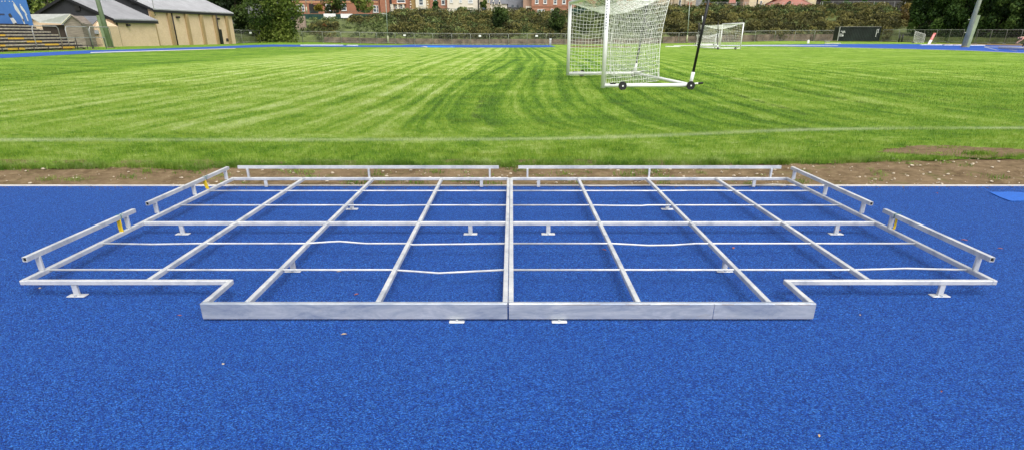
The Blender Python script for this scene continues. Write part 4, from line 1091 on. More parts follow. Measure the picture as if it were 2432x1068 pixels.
# left terrace
r_ = house('long red brick house with orange stone bands behind the garden trees', 690, 898, 228, -34, 50, M_bRed, M_slate, [(705, 712, 12, 27), (717.5, 722.5, 12, 27), (775, 785, 11, 26), (812, 822, 11, 26), (887, 893.5, 13, 30), (897-1.5, 899-3+2, 14, 30), (705, 712, -18, 0), (735, 745, -18, 0), (775, 785, -18, 0), (860, 870, -18, 0)])
band(r_, 690, 898, 5.5, 228, M_sand, .4); band(r_, 690, 898, 0.5, 228, M_slate, .25, 'course', .1)
slab(r_, 'door', 736, 744, 10, 32, 228, M_doord); slab(r_, 'door', 745.5, 754, 12, 32, 228, M_doord)
slab(r_, 'drainpipe', 739.5, 741, 0, 10, 228, M_bYelD, .2)
r_ = house('red brick house with a white balustraded bay above a pinkish porch ledge', 899, 973.5, 227, -34, 50, M_bRed, M_slate, [(943, 962, -6, 7.5, 0, M_pane), (938, 948, 11.5, 21), (950, 961, 11.5, 21)])
slab(r_, 'ledge', 932, 965, 8.2, 10.5, 227, M_sand, .7); slab(r_, 'porch_base', 941, 957, 22, 34, 227, M_winf, .5)
for q in (930, 933, 945, 958): slab(r_, 'column', q, q+1.6, 11, 40, 227, M_trim, .6)
slab(r_, 'drainpipe', 927.5, 929.3, -10, 40, 227, M_doord, .15)
r_ = house('narrow brown brick house with cream quoins and a tall cream bay', 974, 1017.5, 226, -34, 50, M_bBrn, M_slate, [(982-6, 986-2, 22, 38, 'a', M_pane), (1003, 1004.5, 23, 36)])
for i in range(12):
    for q0 in (973.8, 1014.3): slab(r_, 'quoin', q0, q0+(3.4 if i % 2 else 2.2), -34+i*6.2, -31+i*6.2, 226, M_trim, .06)
bay = slab(r_, 'bay', 990, 1010.5, -34, 42, 226, M_trim, .9)
for (y0, y1) in ((-22, -3), (2-4, 13), (22.5, 34)): window(r_, 995, 1005, y0, y1, 225.1, M_winf, M_pane)
for y in (17.5, 20.5): slab(r_, 'bay_band', 989, 1011.5, y-.8, y+.6, 225.1, M_trim, .12)
r_ = house('plain orange red brick house with two tall windows behind a small tree', 1017.5, 1060.5, 228, -34, 50, M_bOr, M_slate, [(1030, 1037, -8, 6.5), (1048.5, 1056.5, -8, 12), (1031, 1037, 23, 36), (1040, 1056, 23, 36, 0, M_gf)])
r_ = house('cream rendered house with small windows', 1060.5, 1136.5, 226, -34, 50, M_cream, M_slate, [(1068.5, 1075, -2, 6.5, 0, M_pane2), (1090.5, 1097, -2, 6.5, 0, M_pane2), (1111.5, 1123, -4, 8, 0, M_pane2), (1080, 1087.5, 21.5, 29.5, 0, M_pane2), (1107, 1112, 24, 33, 0, M_pane2), (1115, 1119, 24, 33), (1124, 1127, 24, 34)])
slab(r_, 'ledge', 1111, 1124, 17.2, 18.4, 226, M_trim, .3); slab(r_, 'drainpipe', 1137-1.6, 1137-.4, -34, 40, 226, M_doord, .12)
r_ = house('distant beige stone house seen in the gap right of the cream house', 1137, 1166, 262, -34, 30, M_stonew, M_tileB, [(1158, 1162, 0, 6)])
# slate roofs
for (a_, b_, D, yt, lb, wl) in ((1166, 1204, 232, -2, 'low whitish house with pointed gables under a slate roof', M_cream), (1204, 1252, 236, 6, 'grey rendered low house with dark dormer windows', plain('grey render', (.36, .34, .35), .9))):
    r_ = house(lb, a_, b_, D, yt+12, 42, wl, M_slate, [(a_+8, a_+14, 22, 32), (a_+22, a_+28, 22, 32)], depth=12, roofh=3.2)
    for q in ((1171, 1186) if a_ == 1166 else (1217, 1229)):
        pa_, pb_, pc_ = P(q-4, yt+14, D-.6), P(q+5, yt+14, D-.6), P(q+.5, yt+1, D-.6)
        g_ = MB().prism([pa_, pb_, pc_], (0, 2.4, 0)).build('gable', wl if a_ == 1166 else M_slate, r_)
        slab(r_, 'dormer_window', q-1.5, q+2.5, yt+7, yt+13, D-.6, M_pane, .08)
r_ = house('upper red roofed house behind the slate roofs', 1200, 1250, 262, -4, 20, M_bOr, M_tileB, [(1222, 1231, -2, 1, 0, M_winf)])
r_ = house('pinkish brick house corner left of the large red brick house', 1243, 1263, 231, -34, 40, m_brick('pink brick', (.42, .26, .18), (.5, .33, .24), (.4, .3, .24)), M_slate, [])
slab(r_, 'porch_roof', 1248.5, 1262.5, 15.8, 19.5, 231, M_trim, 1.2); slab(r_, 'porch_column', 1249, 1252, 19.5, 36, 231, M_trim, 1.1); slab(r_, 'door', 1253, 1259, 20.5, 36, 231, M_bRed, .15)
r_ = house('large red brick house with white framed windows and an arched door', 1263, 1348, 228, -34, 45, M_bOr, M_slate, [(1270.5, 1279, -3, 9.5), (1290.5, 1299, -3, 9.5), (1314.5, 1323, -4, 10.5), (1335, 1344, -4, 10), (1276.5, 1293.5, 22.5, 33, 0, M_pane2), (1307.5, 1314.5, 21, 36, 'a')])
band(r_, 1263, 1348, 16.2, 228, M_bRed, .22); slab(r_, 'drainpipe', 1305.4, 1306.5, -34, 40, 228, M_bBrn, .1)
r_ = house('red brick house seen through the left side of the goal net', 1349, 1420, 230, -34, 45, M_bOr, M_slate, [(1360, 1368, -3, 9), (1385, 1393, -3, 9)])
r_ = house('brick house seen through the back of the goal net', 1422, 1566, 236, -34, 45, M_bOr, M_slate, [(1450, 1458, -3, 9), (1480, 1488, -3, 9), (1510, 1518, -3, 9), (1536, 1544, -3, 9)])
r_ = house('beige stone building with an arched window right of the goal net', 1567, 1657, 226, -34, 45, M_stonew, M_slate, [(1609.5, 1619, -1, 22, 'a'), (1584, 1589, -8, 16)], frame=M_trim)
for q in (1594, 1602, 1629): slab(r_, 'pilaster', q, q+2.2, -34, 30, 226, M_stonew, .4)
slab(r_, 'side_door', 1632, 1643, 6, 22, 226, M_bRed, .1)
r_ = house('small white house under a red roof between the conifer and the brown wall', 1727, 1752, 240, 8, 30, M_cream, M_tileR, [(1735, 1739, 11, 16)], roofh=3.)
r_ = house('cream house with arched windows and a brown left end', 1784, 1860, 226, -34, 40, M_creamY, M_slate, [(1803, 1810.5, 2.5, 19, 0), (1826.5, 1835, 4, 16, 'a'), (1837.5, 1846, 4, 14, 'a'), (1852, 1857, 5, 14, 'a')], frame=M_winf)
slab(r_, 'end_wall', 1761, 1783.9, -34, 34, 226, plain('brown pink render', (.34, .22, .15), .9, 0, .08), .25, -5)
slab(r_, 'railing', 1786, 1828, 16.5, 17.3, 222, M_dark, .06); slab(r_, 'railing', 1797, 1798.4, -5, 28, 222, M_dark, .06)
r_ = house('low building with a broad hipped red tile roof', 1836, 1946, 212, 22, 36, plain('dark wall', (.05, .035, .03), .8), M_tileR, [], depth=16, roofh=4.2, hip=True)
r_ = house('cream upper storey behind the red hipped roof', 1900, 1950, 246, -30, 24, M_creamY, M_tileR, [(1915, 1921, -8, 0)])
slab(r_, 'balcony', 1936, 1954, 0, 2.2, 244, M_trim, .8)
# white things among the gardens
def van(pxc, y0, y1, D, lab):
    a = P(pxc-7.5, y1, D); b = P(pxc+7.5, y0, D); root = empty('van', ((a[0]+b[0])/2, D, a[2]), lab, 'van')
    m = MB(); xa, xb, za, zb = a[0], b[0], a[2]+.25, b[2]
    m.prism([(xa, D-2, za), (xb, D-2, za), (xb, D-2, za+(zb-za)*.5), (xb-.15, D-2, zb-.08), (xb-.35, D-2, zb), (xa+.35, D-2, zb), (xa+.15, D-2, zb-.08), (xa, D-2, za+(zb-za)*.5)], (0, 4.6, 0)); m.build('body', M_white, root)
    MB().box(xa+.22, xb-.22, D-2.02, D-2.004, za+(zb-za)*.45, zb-.22).build('windscreen', M_pane2, root)
    for q in (xa+.12, xb-.34):
        MB().tube([(q, D-1.4, za), (q+.22, D-1.4, za)], .32, 12).build('wheel', M_rubber, root)
van(1215.5, 31, 43.5, 184, 'white van parked among the bushes below the slate roofs')
gp = MB(); a = P(1167, 38, 183); gp.box(a[0]-.18, a[0]+.18, 182.8, 183.2, a[2]-.4, Zat(14, 183)); gp.box(a[0]-.28, a[0]+.28, 182.7, 183.3, Zat(14, 183), Zat(12.6, 183))
tag(gp.build('gate_pillar', M_trim, loc=a), 'slim cream pillar between the cream house and the slate roofs', 'pillar')
tk = MB(); a = P(1148, 26, 186); tk.tube([a, a+np.array([0, 0, .6])], .42, 12)
tag(tk.build('oil_tank', plain('dark blue plastic', (.03, .04, .07), .5), loc=a), 'dark round tank on the bank right of the cream house', 'tank')
cw = MB(); a = P(1405, 43, 178); cw.box(a[0]-.6, a[0]+.6, 177, 178, a[2], a[2]+.5); cw.box(a[0]-.6, a[0]-.3, 177, 178, a[2]+.5, a[2]+.75)
tag(cw.build('hanging_cloth', M_whiteP, loc=a), 'white cloth above a lime green bush seen through the goal net', 'cloth')
tree_px('round_bush', 'bright lime green bush seen through the goal net', 'bush', 1404, 42, 58, 16, 176, L_yel, n=600, crown0=.02, leaf=.18)
tree_px('round_bush', 'red flowering bush seen through the goal net near the near post', 'bush', 1424, 46, 54, 14, 176, m_leaf('red leaf', (.2, .03, .02), (.35, .06, .04), (.5, .15, .1)), n=350, crown0=.02, leaf=.16)

# ------------------------------------------------------------------ club buildings at the left
def gable_building(name, lab, cat, x1, x0, ya, yb, zb, ze, rise, wallm, gablem, roofm, gz=None, e=.3):
    """ridge along y; x0 left, x1 right; front gable at ya"""
    root = empty(name, ((x0+x1)/2, ya, zb), lab, cat); xm = (x0+x1)/2; gz = gz or ze
    MB().box(x0, x1, ya, yb, zb-.5, gz).build('wall', wallm, root)
    m = MB().prism([(x0, ya-.03, gz+.003), (x1+.02, ya-.03, gz+.003), (x1+.02, ya-.03, ze), (xm, ya-.03, ze+rise), (x0, ya-.03, ze)], (0, yb-ya+.06, 0)); m.build('gable_cladding', gablem, root)
    m = MB(); t = .14
    for sx in (0, 1):
        xe = x0-e if sx == 0 else x1+e; zz_ = ze-rise*e/(xm-x0)
        m.prism([(xe, ya-.35, zz_+.03), (xm, ya-.35, ze+rise+.03), (xm, ya-.35, ze+rise+.03+t), (xe, ya-.35, zz_+.03+t)], (0, yb-ya+.7, 0))
    rf = m.build('roof', roofm, root)
    m = MB(); m.box(x1+e-.12, x1+e+.02, ya-.37, yb+.37, ze-.42, ze-.10); m.build('fascia', plain('black gutter', (.015, .015, .018), .5), rf)
    for s_ in (0, 1):
        yq = ya-.38
        xe = x0-e if s_ == 0 else x1+e
        m = MB().bar((xe, yq, ze-rise*e/(xm-x0)), (xm, yq, ze+rise+.02), .05, .3); m.build('bargeboard', plain('black gutter', (.015, .015, .018), .5), rf)
    return root
# tall hall
HX = X(369, 109.5, 3.); ROT = 8.2
hall = gable_building('sports_hall', 'tall buff brick sports hall with pale grey roof and darker brick piers', 'hall', HX, HX-16, 109.5, 131.4, -.2, Zat(22, 109.5), 3.3, M_bYel, M_clad, M_roofL)
xw = HX
MB().box(HX-15.9, HX-.75, 109.40, 109.46, 2.6, Zat(22, 109.5)-.004).build('lower_cladding', M_clad, hall)
def wall_px(px):                        # y on the hall's long wall (x = xw) seen at column px
    k = (px-CX)/F; sn, cs_ = math.sin(R(ROT)), math.cos(R(ROT))
    return 109.5+(HX-k*(.888*109.5+.6))/(k*.888*cs_-sn)
for q in (374, 413, 453, 487, 518, 546):
    y = wall_px(q); MB().box(xw+.003, xw+.28, y-.34, y+.34, -.3, Zat(22, 106)-.25).build('pier', M_bYelD, hall)
y = wall_px(421); MB().tube([(xw+.12, y, 0), (xw+.12, y, 4.3)], .09, 6).build('drainpipe', M_doord, hall)
y = wall_px(519); MB().tube([(xw+.40, y+.1, 0), (xw+.40, y+.1, 4.3)], .08, 6).build('drainpipe', M_doord, hall)
y = wall_px(527); MB().box(xw+.003, xw+.09, y-.5, y+.5, .0, 2.2).build('door', M_doord, hall)
y = wall_px(541); MB().box(xw+.003, xw+.07, y-.35, y+.35, .4, .85).build('vent', M_doord, hall)
for q in (433, 526): y = wall_px(q); MB().box(xw+.003, xw+.35, y-.3, y+.3, 3.6, 3.85).build('floodlight', M_doord, hall)
a = P(314, 3.5, 109.3); MB().box(a[0]-.5, a[0]+.5, 109.30, 109.46, a[2]-.3, a[2]+.4).build('vent', M_doord, hall)
y = wall_px(381); MB().tube([(xw+.2, y, 3.8), (xw+.2, y, 8.5)], .045, 6).build('flue', M_steel, hall)
# lower building in front
xl = X(285, 98); lowb = gable_building('club_house', 'lower buff brick club house with charcoal gable and grey roof', 'club house', xl, xl-12, 98, 106.6, -.1, Zat(46, 98), 2.45, M_bYel, M_clad, M_roofM)
xw2 = xl; 
for yb2 in (98.6, 104.6): pass
y = 98.35; MB().tube([(xw2+.1, y, 0), (xw2+.1, y, 2.9)], .08, 6).build('drainpipe', M_doord, lowb)
a, b = P(235, 110, 97.9), P(262, 67, 97.9); dr = MB().box(a[0], b[0], 97.84, 97.996, a[2], b[2]).build('door', M_doord, lowb)
a = P(176, 18, 97.9); MB().box(a[0]-.35, a[0]+.35, 97.80, 97.96, a[2]-.35, a[2]+.35).build('vent', M_doord, lowb)
a = P(307, 54, 100); MB().box(xw2+.003, xw2+.35, 100.2, 100.7, 2.4, 2.65).build('floodlight', M_doord, lowb)
def rotate_about(root, cx, cy, deg):
    a_ = R(deg); ox, oy = root.location.x-cx, root.location.y-cy
    root.location.x = cx+ox*math.cos(a_)-oy*math.sin(a_); root.location.y = cy+ox*math.sin(a_)+oy*math.cos(a_); root.rotation_euler.z = a_
rotate_about(hall, HX, 109.5, -ROT); rotate_about(lowb, xl, 98, -ROT)
# small slate roofed wing
za = Zat(62, 93); a = P(223, 62, 93); b = P(185, 62, 93)
wing = empty('store_room', (a[0]-1, 93, 0), 'small buff brick store with a slate roof beside the dark door', 'store')
MB().box(a[0]-3.4, a[0]-.05+.6, 93, 97.6, -.3, za-.02).build('wall', M_bYel, wing)
rt = Zat(41, 96); m = MB().prism([(a[0]-3.8, 92.6, za), (a[0]+.0, 92.6, za), (P(240, 41, 96)[0], 96., rt), (P(240, 41, 96)[0]-4., 96., rt)], (0, .1, .12)); m.build('roof', M_slate, wing)
m = MB().bar((a[0]-3.8, 92.55, za-.06), (a[0]+.05, 92.55, za-.06), .1, .24); m.build('fascia', M_doord, wing)
m = MB().prism([(a[0]+.56, 93, za-.02), (a[0]+.56, 97.6, za-.02), (P(240, 41, 96)[0]-.1, 96, rt-.05)], (-.3, 0, 0)); m.build('gable', M_bYel, wing)
a2 = P(230, 77, 92.9); MB().box(a2[0]-.25, a2[0]+.2, 92.8, 92.99, a2[2]-.2, a2[2]+.22).build('wall_lamp', M_pane2, wing)
# wooden shed
Ds_ = 89.; shed = empty('wooden_shed', P(172, 110, Ds_), 'grey weathered wooden shed with a pale felt roof behind the stand', 'shed')
zb_ = -.2; A, B, T_ = P(151, 57, Ds_), P(198, 56, Ds_), P(170, 36, Ds_)
MB().prism([(A[0], Ds_, zb_), (B[0]-.3, Ds_, zb_), (B[0]-.3, Ds_, A[2]), (T_[0], Ds_, T_[2]-.08), (A[0], Ds_, A[2])], (-.01, 2.4, 0)).build('wall', M_wood, shed)
L0 = P(92, 36, Ds_+4); L1 = P(94, 54.5, Ds_)
MB().prism([(L1[0], Ds_-.1, L1[2]), (A[0]-.1, Ds_-.25, A[2]-.0), (T_[0], Ds_-.25, T_[2]), (L0[0], Ds_+1.5, T_[2])], (0, .06, .1)).build('roof', plain('pale felt roof', (.36, .37, .34), .8, 0, .1), shed)
MB().bar((T_[0], Ds_-.1, T_[2]), (B[0]+.1, Ds_-.1, B[2]), .3, .08, (0, 0, 1)).build('bargeboard', M_wood, shed)
MB().bar((T_[0], Ds_-.15, T_[2]+.02), (A[0]-.1, Ds_-.15, A[2]), .2, .08, (0, 0, 1)).build('bargeboard', M_trim, shed)
MB().box(L1[0], A[0]-.02, Ds_+.3, Ds_+4, zb_, A[2]-.12).build('side_wall', plain('dark brown boards', (.05, .035, .03), .9), shed)

# ------------------------------------------------------------------ stand and billboard
xf = -44.0
stand = empty('spectator_stand', (xf-3, 60, 0), 'tiered stand of dark benches with yellow stripes beside the far track', 'stand')
ya_, yb_ = 52., 79.
M_bench = plain('pale bench edge', (.56, .50, .38), .8, 0, .25, 3); M_benchD = plain('dark bench seat', (.05, .045, .045), .7, 0, .4, 2); M_yb = plain('yellow seat paint', (.80, .52, .07), .7, 0, .15)
nt_ = 8
for i in range(nt_):
    x = xf-.35-i*.72; z = .35+i*.27; ye = yb_
    MB().box(x-.30, x, ya_, ye, z-.09, z).build('bench', M_bench, stand)
    MB().box(x-.70, x-.32, ya_, ye, z-.19, z-.14).build('footboard', M_benchD, stand)
    MB().box(x-.71, x-.66, ya_, ye, z-.12, z+.14).build('riser', M_benchD, stand)
    for k in range(3):
        y0 = 76.5-i*1.45-k*8.0
        if y0 > ya_+1.8: MB().box(x-.31, x+.006, y0-2.3, y0, z-.15, z+.006).build('yellow_seat', M_yb, stand)
for y in np.arange(ya_, yb_, 2.2):
    MB().bar((xf-.2, y, -.1), (xf-.2, y, .42), .06, .06).build('front_post', M_benchD, stand)
    m = MB().bar((xf-.3, y, 0), (xf-nt_*.72, y, nt_*.27+.1), .05, .10); m.build('raker', M_benchD, stand)
MB().bar((xf-.2, ya_, .42), (xf-.2, yb_+2.4, .42), .05, .05).build('front_rail', M_benchD, stand)
MB().bar((xf-.2, 74, 1.15), (xf-.2, yb_+3.2, 1.15), .06, .06).build('hand_rail', M_steel, stand)
for y in (76.6, 79.3, 82.): MB().bar((xf-.2, y, -.1), (xf-.2, y, 1.15), .06, .06).build('rail_post', M_benchD, stand)
for i, y in enumerate((61., 66., 71.2, 76.5, 80.8)):
    m = MB().tube([(xf-.9, y, 0), (xf-.9, y, 1.9), (xf-.9, y+.25, 2.15), (xf-.9, y+3.9, 2.15), (xf-.9, y+4.1, 1.95), (xf-.9, y+4.1, 0)], .045, 6) if i > 1 else MB().tube([(xf-.9, y, 0), (xf-.9, y, 2.1)], .045, 6)
    m.build('guard_frame', M_steel, stand)
MB().box(xf-.6, xf+.15, ya_, yb_+1, -.3, .09).build('plinth', plain('reddish concrete', (.22, .14, .11), .9, 0, .25), stand)
# billboard
Db0, Db1 = 56., 0
xbb = -50.4; y1b = (abs(xbb)*F/(1216-94)-.5)/.888; z0b = Zat(64.5, y1b); z1b = z0b+3.4
bb = empty('billboard', (xbb, 68, 0), 'large blue billboard with white figures behind the stand', 'billboard')
M_bl = plain('blue printed board', (.075, .22, .60), .6, 0, .12, .3); M_bl2 = plain('dark blue print', (.03, .10, .38), .6)
MB().box(xbb-.12, xbb, 50., y1b, z0b, z1b).build('panel', M_bl, bb)
for y in np.arange(52, y1b, 5.): MB().bar((xbb-.3, y, -.3), (xbb-.3, y, z1b-.1), .14, .14).build('support', M_steel, bb)
def on_board(px, py): 
    y = (abs(xbb)*F/(1216-px)-.5)/.888; return y, Zat(py, y)
def fig(parts, mat, name):
    m = MB()
    for poly in parts:
        pts = [(xbb+.003, *on_board(a, b)) for a, b in poly]; m.prism(pts, (.012, 0, 0))
    m.build(name, mat, bb)
fig([[(61, 12), (64, 8), (66, 12), (69, 20), (71, 28), (74, 40), (75, 52), (73, 52), (70, 40), (66, 32), (62, 24)], [(62, 7), (64, 6), (64.5, 9), (62.5, 9.5)], [(71, 46), (75, 45), (75, 61), (73, 61)]], M_whiteP, 'pale_figure')
fig([[(75, 14), (79, 15), (83, 24), (86, 36), (84, 38), (81, 30), (77, 24)], [(76, 10), (78, 10), (78, 13.5), (76.2, 13.5)], [(81, 34), (84, 36), (85, 51), (83, 51)]], M_whiteP, 'pale_figure')
fig([[(44, 44), (52, 43), (56, 52), (57, 62), (51, 62), (47, 55)]], M_whiteP, 'pale_figure')
fig([[(43, 34), (48, 32), (51, 40), (46, 43), (43, 40)], [(51, 56), (56, 55), (56.5, 63), (51.5, 63)]], plain('dark print', (.06, .06, .06), .7), 'dark_figure_detail')
fig([[(2, 24), (24, 23.5), (24, 26), (2, 26.5)], [(0, 33.5), (34, 33), (34, 36.5), (0, 37)]], M_bl2, 'print_line')
fig([[(a_, b_), (a_+2.4, b_), (a_+2.4, b_+1.8), (a_, b_+1.8)] for a_, b_ in ((5, 57), (11, 57), (18, 57.5), (25, 57.5), (30, 58), (37, 58), (65, 57.5), (6, 2), (27, 1.8), (36, 2.8), (43, 2.5), (53, 3), (60, 3))], M_whiteP, 'print_dot')

# ------------------------------------------------------------------ masts and lamp posts
MG, MD = M_mastG, M_mastD
MG2 = plain('mid green mast', (.24, .29, .19), .8, 0, .14, 1.2); MD2 = plain('dark green mast casing', (.17, .22, .12), .8, 0, .14, 1.2)
def mast(lab, px_b, py_b, px_t, w0, w1, lean, side=1):
    M_mastG, M_mastD = (MG, MD) if side > 0 else (MG2, MD2)
    b = G(px_b, py_b); D = b[1]; s = F/(.888*D+.6); root = empty('floodlight_mast', b, lab, 'mast')
    h = 16.; top = b+np.array([lean*h, 0, h])
    m = MB().tube([b+[0,0,-.2], top], w0/2/s, 14, r2=w0/2/s*.55); m.build('shaft', M_mastG, root)
    hc = Zat(32, D)-b[2]; off = side*w0*.66/s
    a_ = b+[off, .12, -.2]; m = MB().bar(a_, a_+np.array([lean*hc, 0, hc]), w1/s, w1/s*.8, (0, 1, 0)); m.build('casing', M_mastD, root)
    m = MB().tube([b+[0,0,-.05], b+[0,0,.06]], w0*.72/s, 12); m.build('base_plate', M_ret, root)
    for z in (1.6, 3.0):
        m = MB().bar(b+[-w0*.55/s, 0, z], b+[-w0*.3/s, 0, z+.05], .08, .08); m.build('bracket', M_mastG, root)
    return root
mast('pale green floodlight mast rising in front of the club house', 264, 114.2, 240, 11.5, 10, -.045, -1)
mast('pale green floodlight mast with casing standing in the far track at right', 2288, 113, 2330, 11.5, 11, .075, 1)
def lamp(lab, px, py_b, px_t, D, top_y, head=False):
    b = P(px, py_b, D); zt = Zat(top_y, D); dx = X(px_t, D, zt)-b[0]; root = empty('lamp_post', b, lab, 'lamp post')
    m = MB().tube([b, b+np.array([dx*.0+0, 0, 1.3])], .15, 8); m.build('base', M_mastG, root)
    m = MB().tube([b+[0,0,1.25], (b[0]+dx, D, zt)], .085, 8, r2=.055); m.build('shaft', M_lampG, root)
    if head:
        for s_, e_ in ((-1, 0), (1, -.0)):
            c_ = np.array([b[0]+dx+s_*.55, D, zt+.15]); m = MB().tube([(b[0]+dx, D, zt), c_], .03, 6); m.build('arm', M_steel, root)
            MB().quadbox([c_+[-.25,-.3,-.08], c_+[.25,-.3,-.08], c_+[.25,.3,-.0], c_+[-.25,.3,-.0], c_+[-.2,-.3,.16], c_+[.25,-.3,.16], c_+[.25,.3,.2], c_+[-.2,.3,.2]]).build('lamp_head', M_whiteP, root)
lamp('slim grey lamp post in front of the white banner', 922, 103, 915, 150.8, -18, False)
lamp('slim lamp post with white lamp heads right of the stone building', 1631, 101, 1638.5, 154.5, 2.5, True)
lamp('thin pole in front of the left brick terrace', 729, 32, 725, 184, -20)

# ------------------------------------------------------------------ container
def container():
    D = 141.; a = P(1988, 98.5, D); zt = Zat(64.5, D); b = P(2087, 98.5, D); w = b[0]-a[0]; z0 = a[2]; h = zt-z0
    root = empty('shipping_container', a, 'black corrugated shipping container standing behind the track', 'container')
    Mc = plain('black green steel', (.012, .018, .016), .5, .2, .4, .6)
    m = MB(); n = 26; y0 = D+.05; P0 = []
    xs_ = []; x = a[0]+.12; st_ = (w-.24)/n
    for i in range(n):
        xs_ += [(x, 0), (x+st_*.35, 0), (x+st_*.5, .05), (x+st_*.85, .05)]; x += st_
    xs_.append((x, 0))
    bb_ = len(m.v)
    for q, dy in xs_: m.v += [(q, y0+dy, z0+.16), (q, y0+dy, z0+h-.12)]
    for i in range(len(xs_)-1): m.f.append((2*i, 2*i+2, 2*i+3, 2*i+1)); m.smooth.append(False)
    sw_ = m.build('corrugated_side', Mc, root)
    MB().box(a[0]+.1, b[0]-.1, D+.12, D+2.4, z0+.12, z0+h-.05).build('body', Mc, root)
    m = MB(); m.box(a[0], b[0], D-.02, D+.1, z0, z0+.158); m.build('bottom_rail', Mc, root)
    m = MB(); m.box(a[0], b[0], D-.02, D+.1, z0+h-.118, z0+h); m.build('top_rail', Mc, root)
    for q in (a[0], b[0]-.12): MB().box(q, q+.118, D-.03, D+.11, z0+.02, z0+h-.01).build('corner_post', Mc if q != a[0] else M_steel, root)
    MB().box(a[0]+.05, b[0]-.05, D+.0, D+2.4, z0+h+.002, z0+h+.05).build('roof', plain('pale roof edge', (.30, .29, .26), .8), root)  # roof slab paler than the black sides
    # white stencil marks
    m = MB(); s = w/99.
    def mk(px0, px1, y0_, y1_):
        m.box(a[0]+(px0-1988)*s, a[0]+(px1-1988)*s, D+.0, D+.045, Zat(y1_, D), Zat(y0_, D))
    for i, (p0_, p1_) in enumerate(((1992.5, 1993.6), (1994.4, 1995.4), (1996.6, 1997.4), (1998.2, 2000.2), (2001, 2002.4))): mk(p0_, p1_, 74.2, 75.8)
    for i in range(4): mk(1996+i*1.9, 1997.2+i*1.9, 77, 78.4)
    for j in range(3):
        for i in range(5): mk(1991+i*2, 1992.2+i*2, 81+j*2.4, 82.2+j*2.4)
    mk(1997, 2000.5, 84.2, 87.2)
    for i in range(6): mk(2076.6+.0*i, 2078, 70+i*3.2, 71.8+i*3.2)
    for i in range(3): mk(2080, 2081.4, 70+i*3.4, 72+i*3.4)
    m.build('stencil_marks', M_whiteP, sw_)
container()

# ------------------------------------------------------------------ odds and ends round the far track
def bench_block(px0, px1, y0, y1, lab, name='hurdle_board', mat=None, D=None, legs=True):
    b0 = G((px0+px1)/2, y1); D = D or b0[1]; a, b = P(px0, y1, D), P(px1, y0, D); z = zg(a[0], D)
    root = empty(name, ((a[0]+b[0])/2, D, z), lab, 'equipment'); top = max(b[2], z+.14)
    MB().box(a[0], b[0], D-.2, D+.2, top-.09, top).build('board', mat or M_whiteP, root)
    if legs:
        for t in (.08, .5, .92):
            x = a[0]+(b[0]-a[0])*t; MB().box(x-.05, x+.05, D-.15, D+.15, z-.02, top-.09).build('leg', M_steel, root)
bench_block(715, 815, 108.2, 110.4, 'long low white beam lying beside the far track, left of the short one', 'white_beam')
bench_block(824, 850, 108.2, 110.2, 'short white beam right of the long one on the far track', 'white_beam')
bench_block(1580, 1615, 110.2, 112.8, 'white board lying on the grass right of the large goal', 'white_board')
bench_block(1958, 1996, 103.5, 105.2, 'pale flat board by the track left of the black container', 'white_board', M_trim)
bench_block(1963-5, 1970, 98, 100.5, 'small grey box beside the container', 'grey_box', M_steel)
for (p0_, p1_, y_, lb) in ((2186, 2236, 107.5, 'white edging slab left of the right mast, nearest the red board'), (2240, 2262, 108, 'short white edging slab just left of the right mast'), (2264, 2282, 108, 'smallest white edging slab touching the right mast'), (2298, 2338, 108.3, 'white edging slab right of the right mast')):
    bench_block(p0_, p1_, y_, y_+1.6, lb, 'edging_slab', legs=False)
# white hurdle like post
root = empty('marker_post', G(1307, 109.5), 'small white upright stand at the end of the far runway', 'stand'); c = G(1307, 109.5); s = (.888*c[1])/F
MB().tube([c-[1.2*s, 0, 0], c-[1.2*s, 0, 0]+[0, 0, .95]], .05, 6).build('upright', M_whiteP, root); MB().tube([c+[1.2*s, 0, 0], c+[1.2*s, 0, 1.15]], .05, 6).build('upright', M_whiteP, root); MB().box(c[0]-.18, c[0]+.2, c[1]-.1, c[1]+.1, c[2]+.98, c[2]+1.15).build('top_block', M_whiteP, root)
root = G(1919, 103.5); tag(MB().box(root[0]-.16, root[0]+.16, root[1]-.1, root[1]+.1, root[2], root[2]+.42).tube([root+[0,0,.42], root+[0,0,.5]], .09, 6).build('marker_block', M_whiteP, loc=root), 'small white marker block on the verge left of the container', 'marker')
# red and white board that leans
b0 = G(2203, 105.5); rb = empty('warning_board', b0, 'red and white board leaning in front of the fence', 'board')
s = (.888*b0[1])/F; up = np.array([12*s, .5, 1.55]); up_h = up*.38
w_ = np.array([6.5*s, 0, 0])
MB().prism([b0, b0+w_, b0+w_+up_h, b0+up_h], (0, .05, 0)).build('white_part', M_whiteP, rb)
MB().prism([b0+up_h*1.01, b0+w_+up_h*1.01, b0+w_+up, b0+up], (0, .05, 0)).build('red_part', plain('faded red panel', (.60, .16, .14), .6, 0, .25), rb)
MB().prism([b0+w_*.3+up*.5, b0+w_*.7+up*.5, b0+w_*.7+up*.85, b0+w_*.3+up*.85], (0, -.01, 0)).build('pale_mark', plain('pale pink print', (.66, .40, .38), .6), rb)
# white steel barrier bench at the right edge
c0, c1 = G(2371, 121), G(2520, 126); bar_ = empty('long_bench', c0, 'long low white padded rail on the far track at the right edge', 'rail')
MB().tube([c0+[0,0,.26], c1+[0,0,.26]], .13, 12).build('rail', plain('lilac white vinyl', (.62, .62, .70), .4), bar_)
MB().tube([c0+[.1,2.4,.30], c1+[.1,2.4,.30]], .04, 8).build('back_rail', M_whiteP, bar_)
for t in (.0, .33, .66, 1.): 
    q = c0+(c1-c0)*t; MB().bar(q+[0, 0, 0], q+[0, 2.4, .3], .05, .05).build('bracket', M_whiteP, bar_)
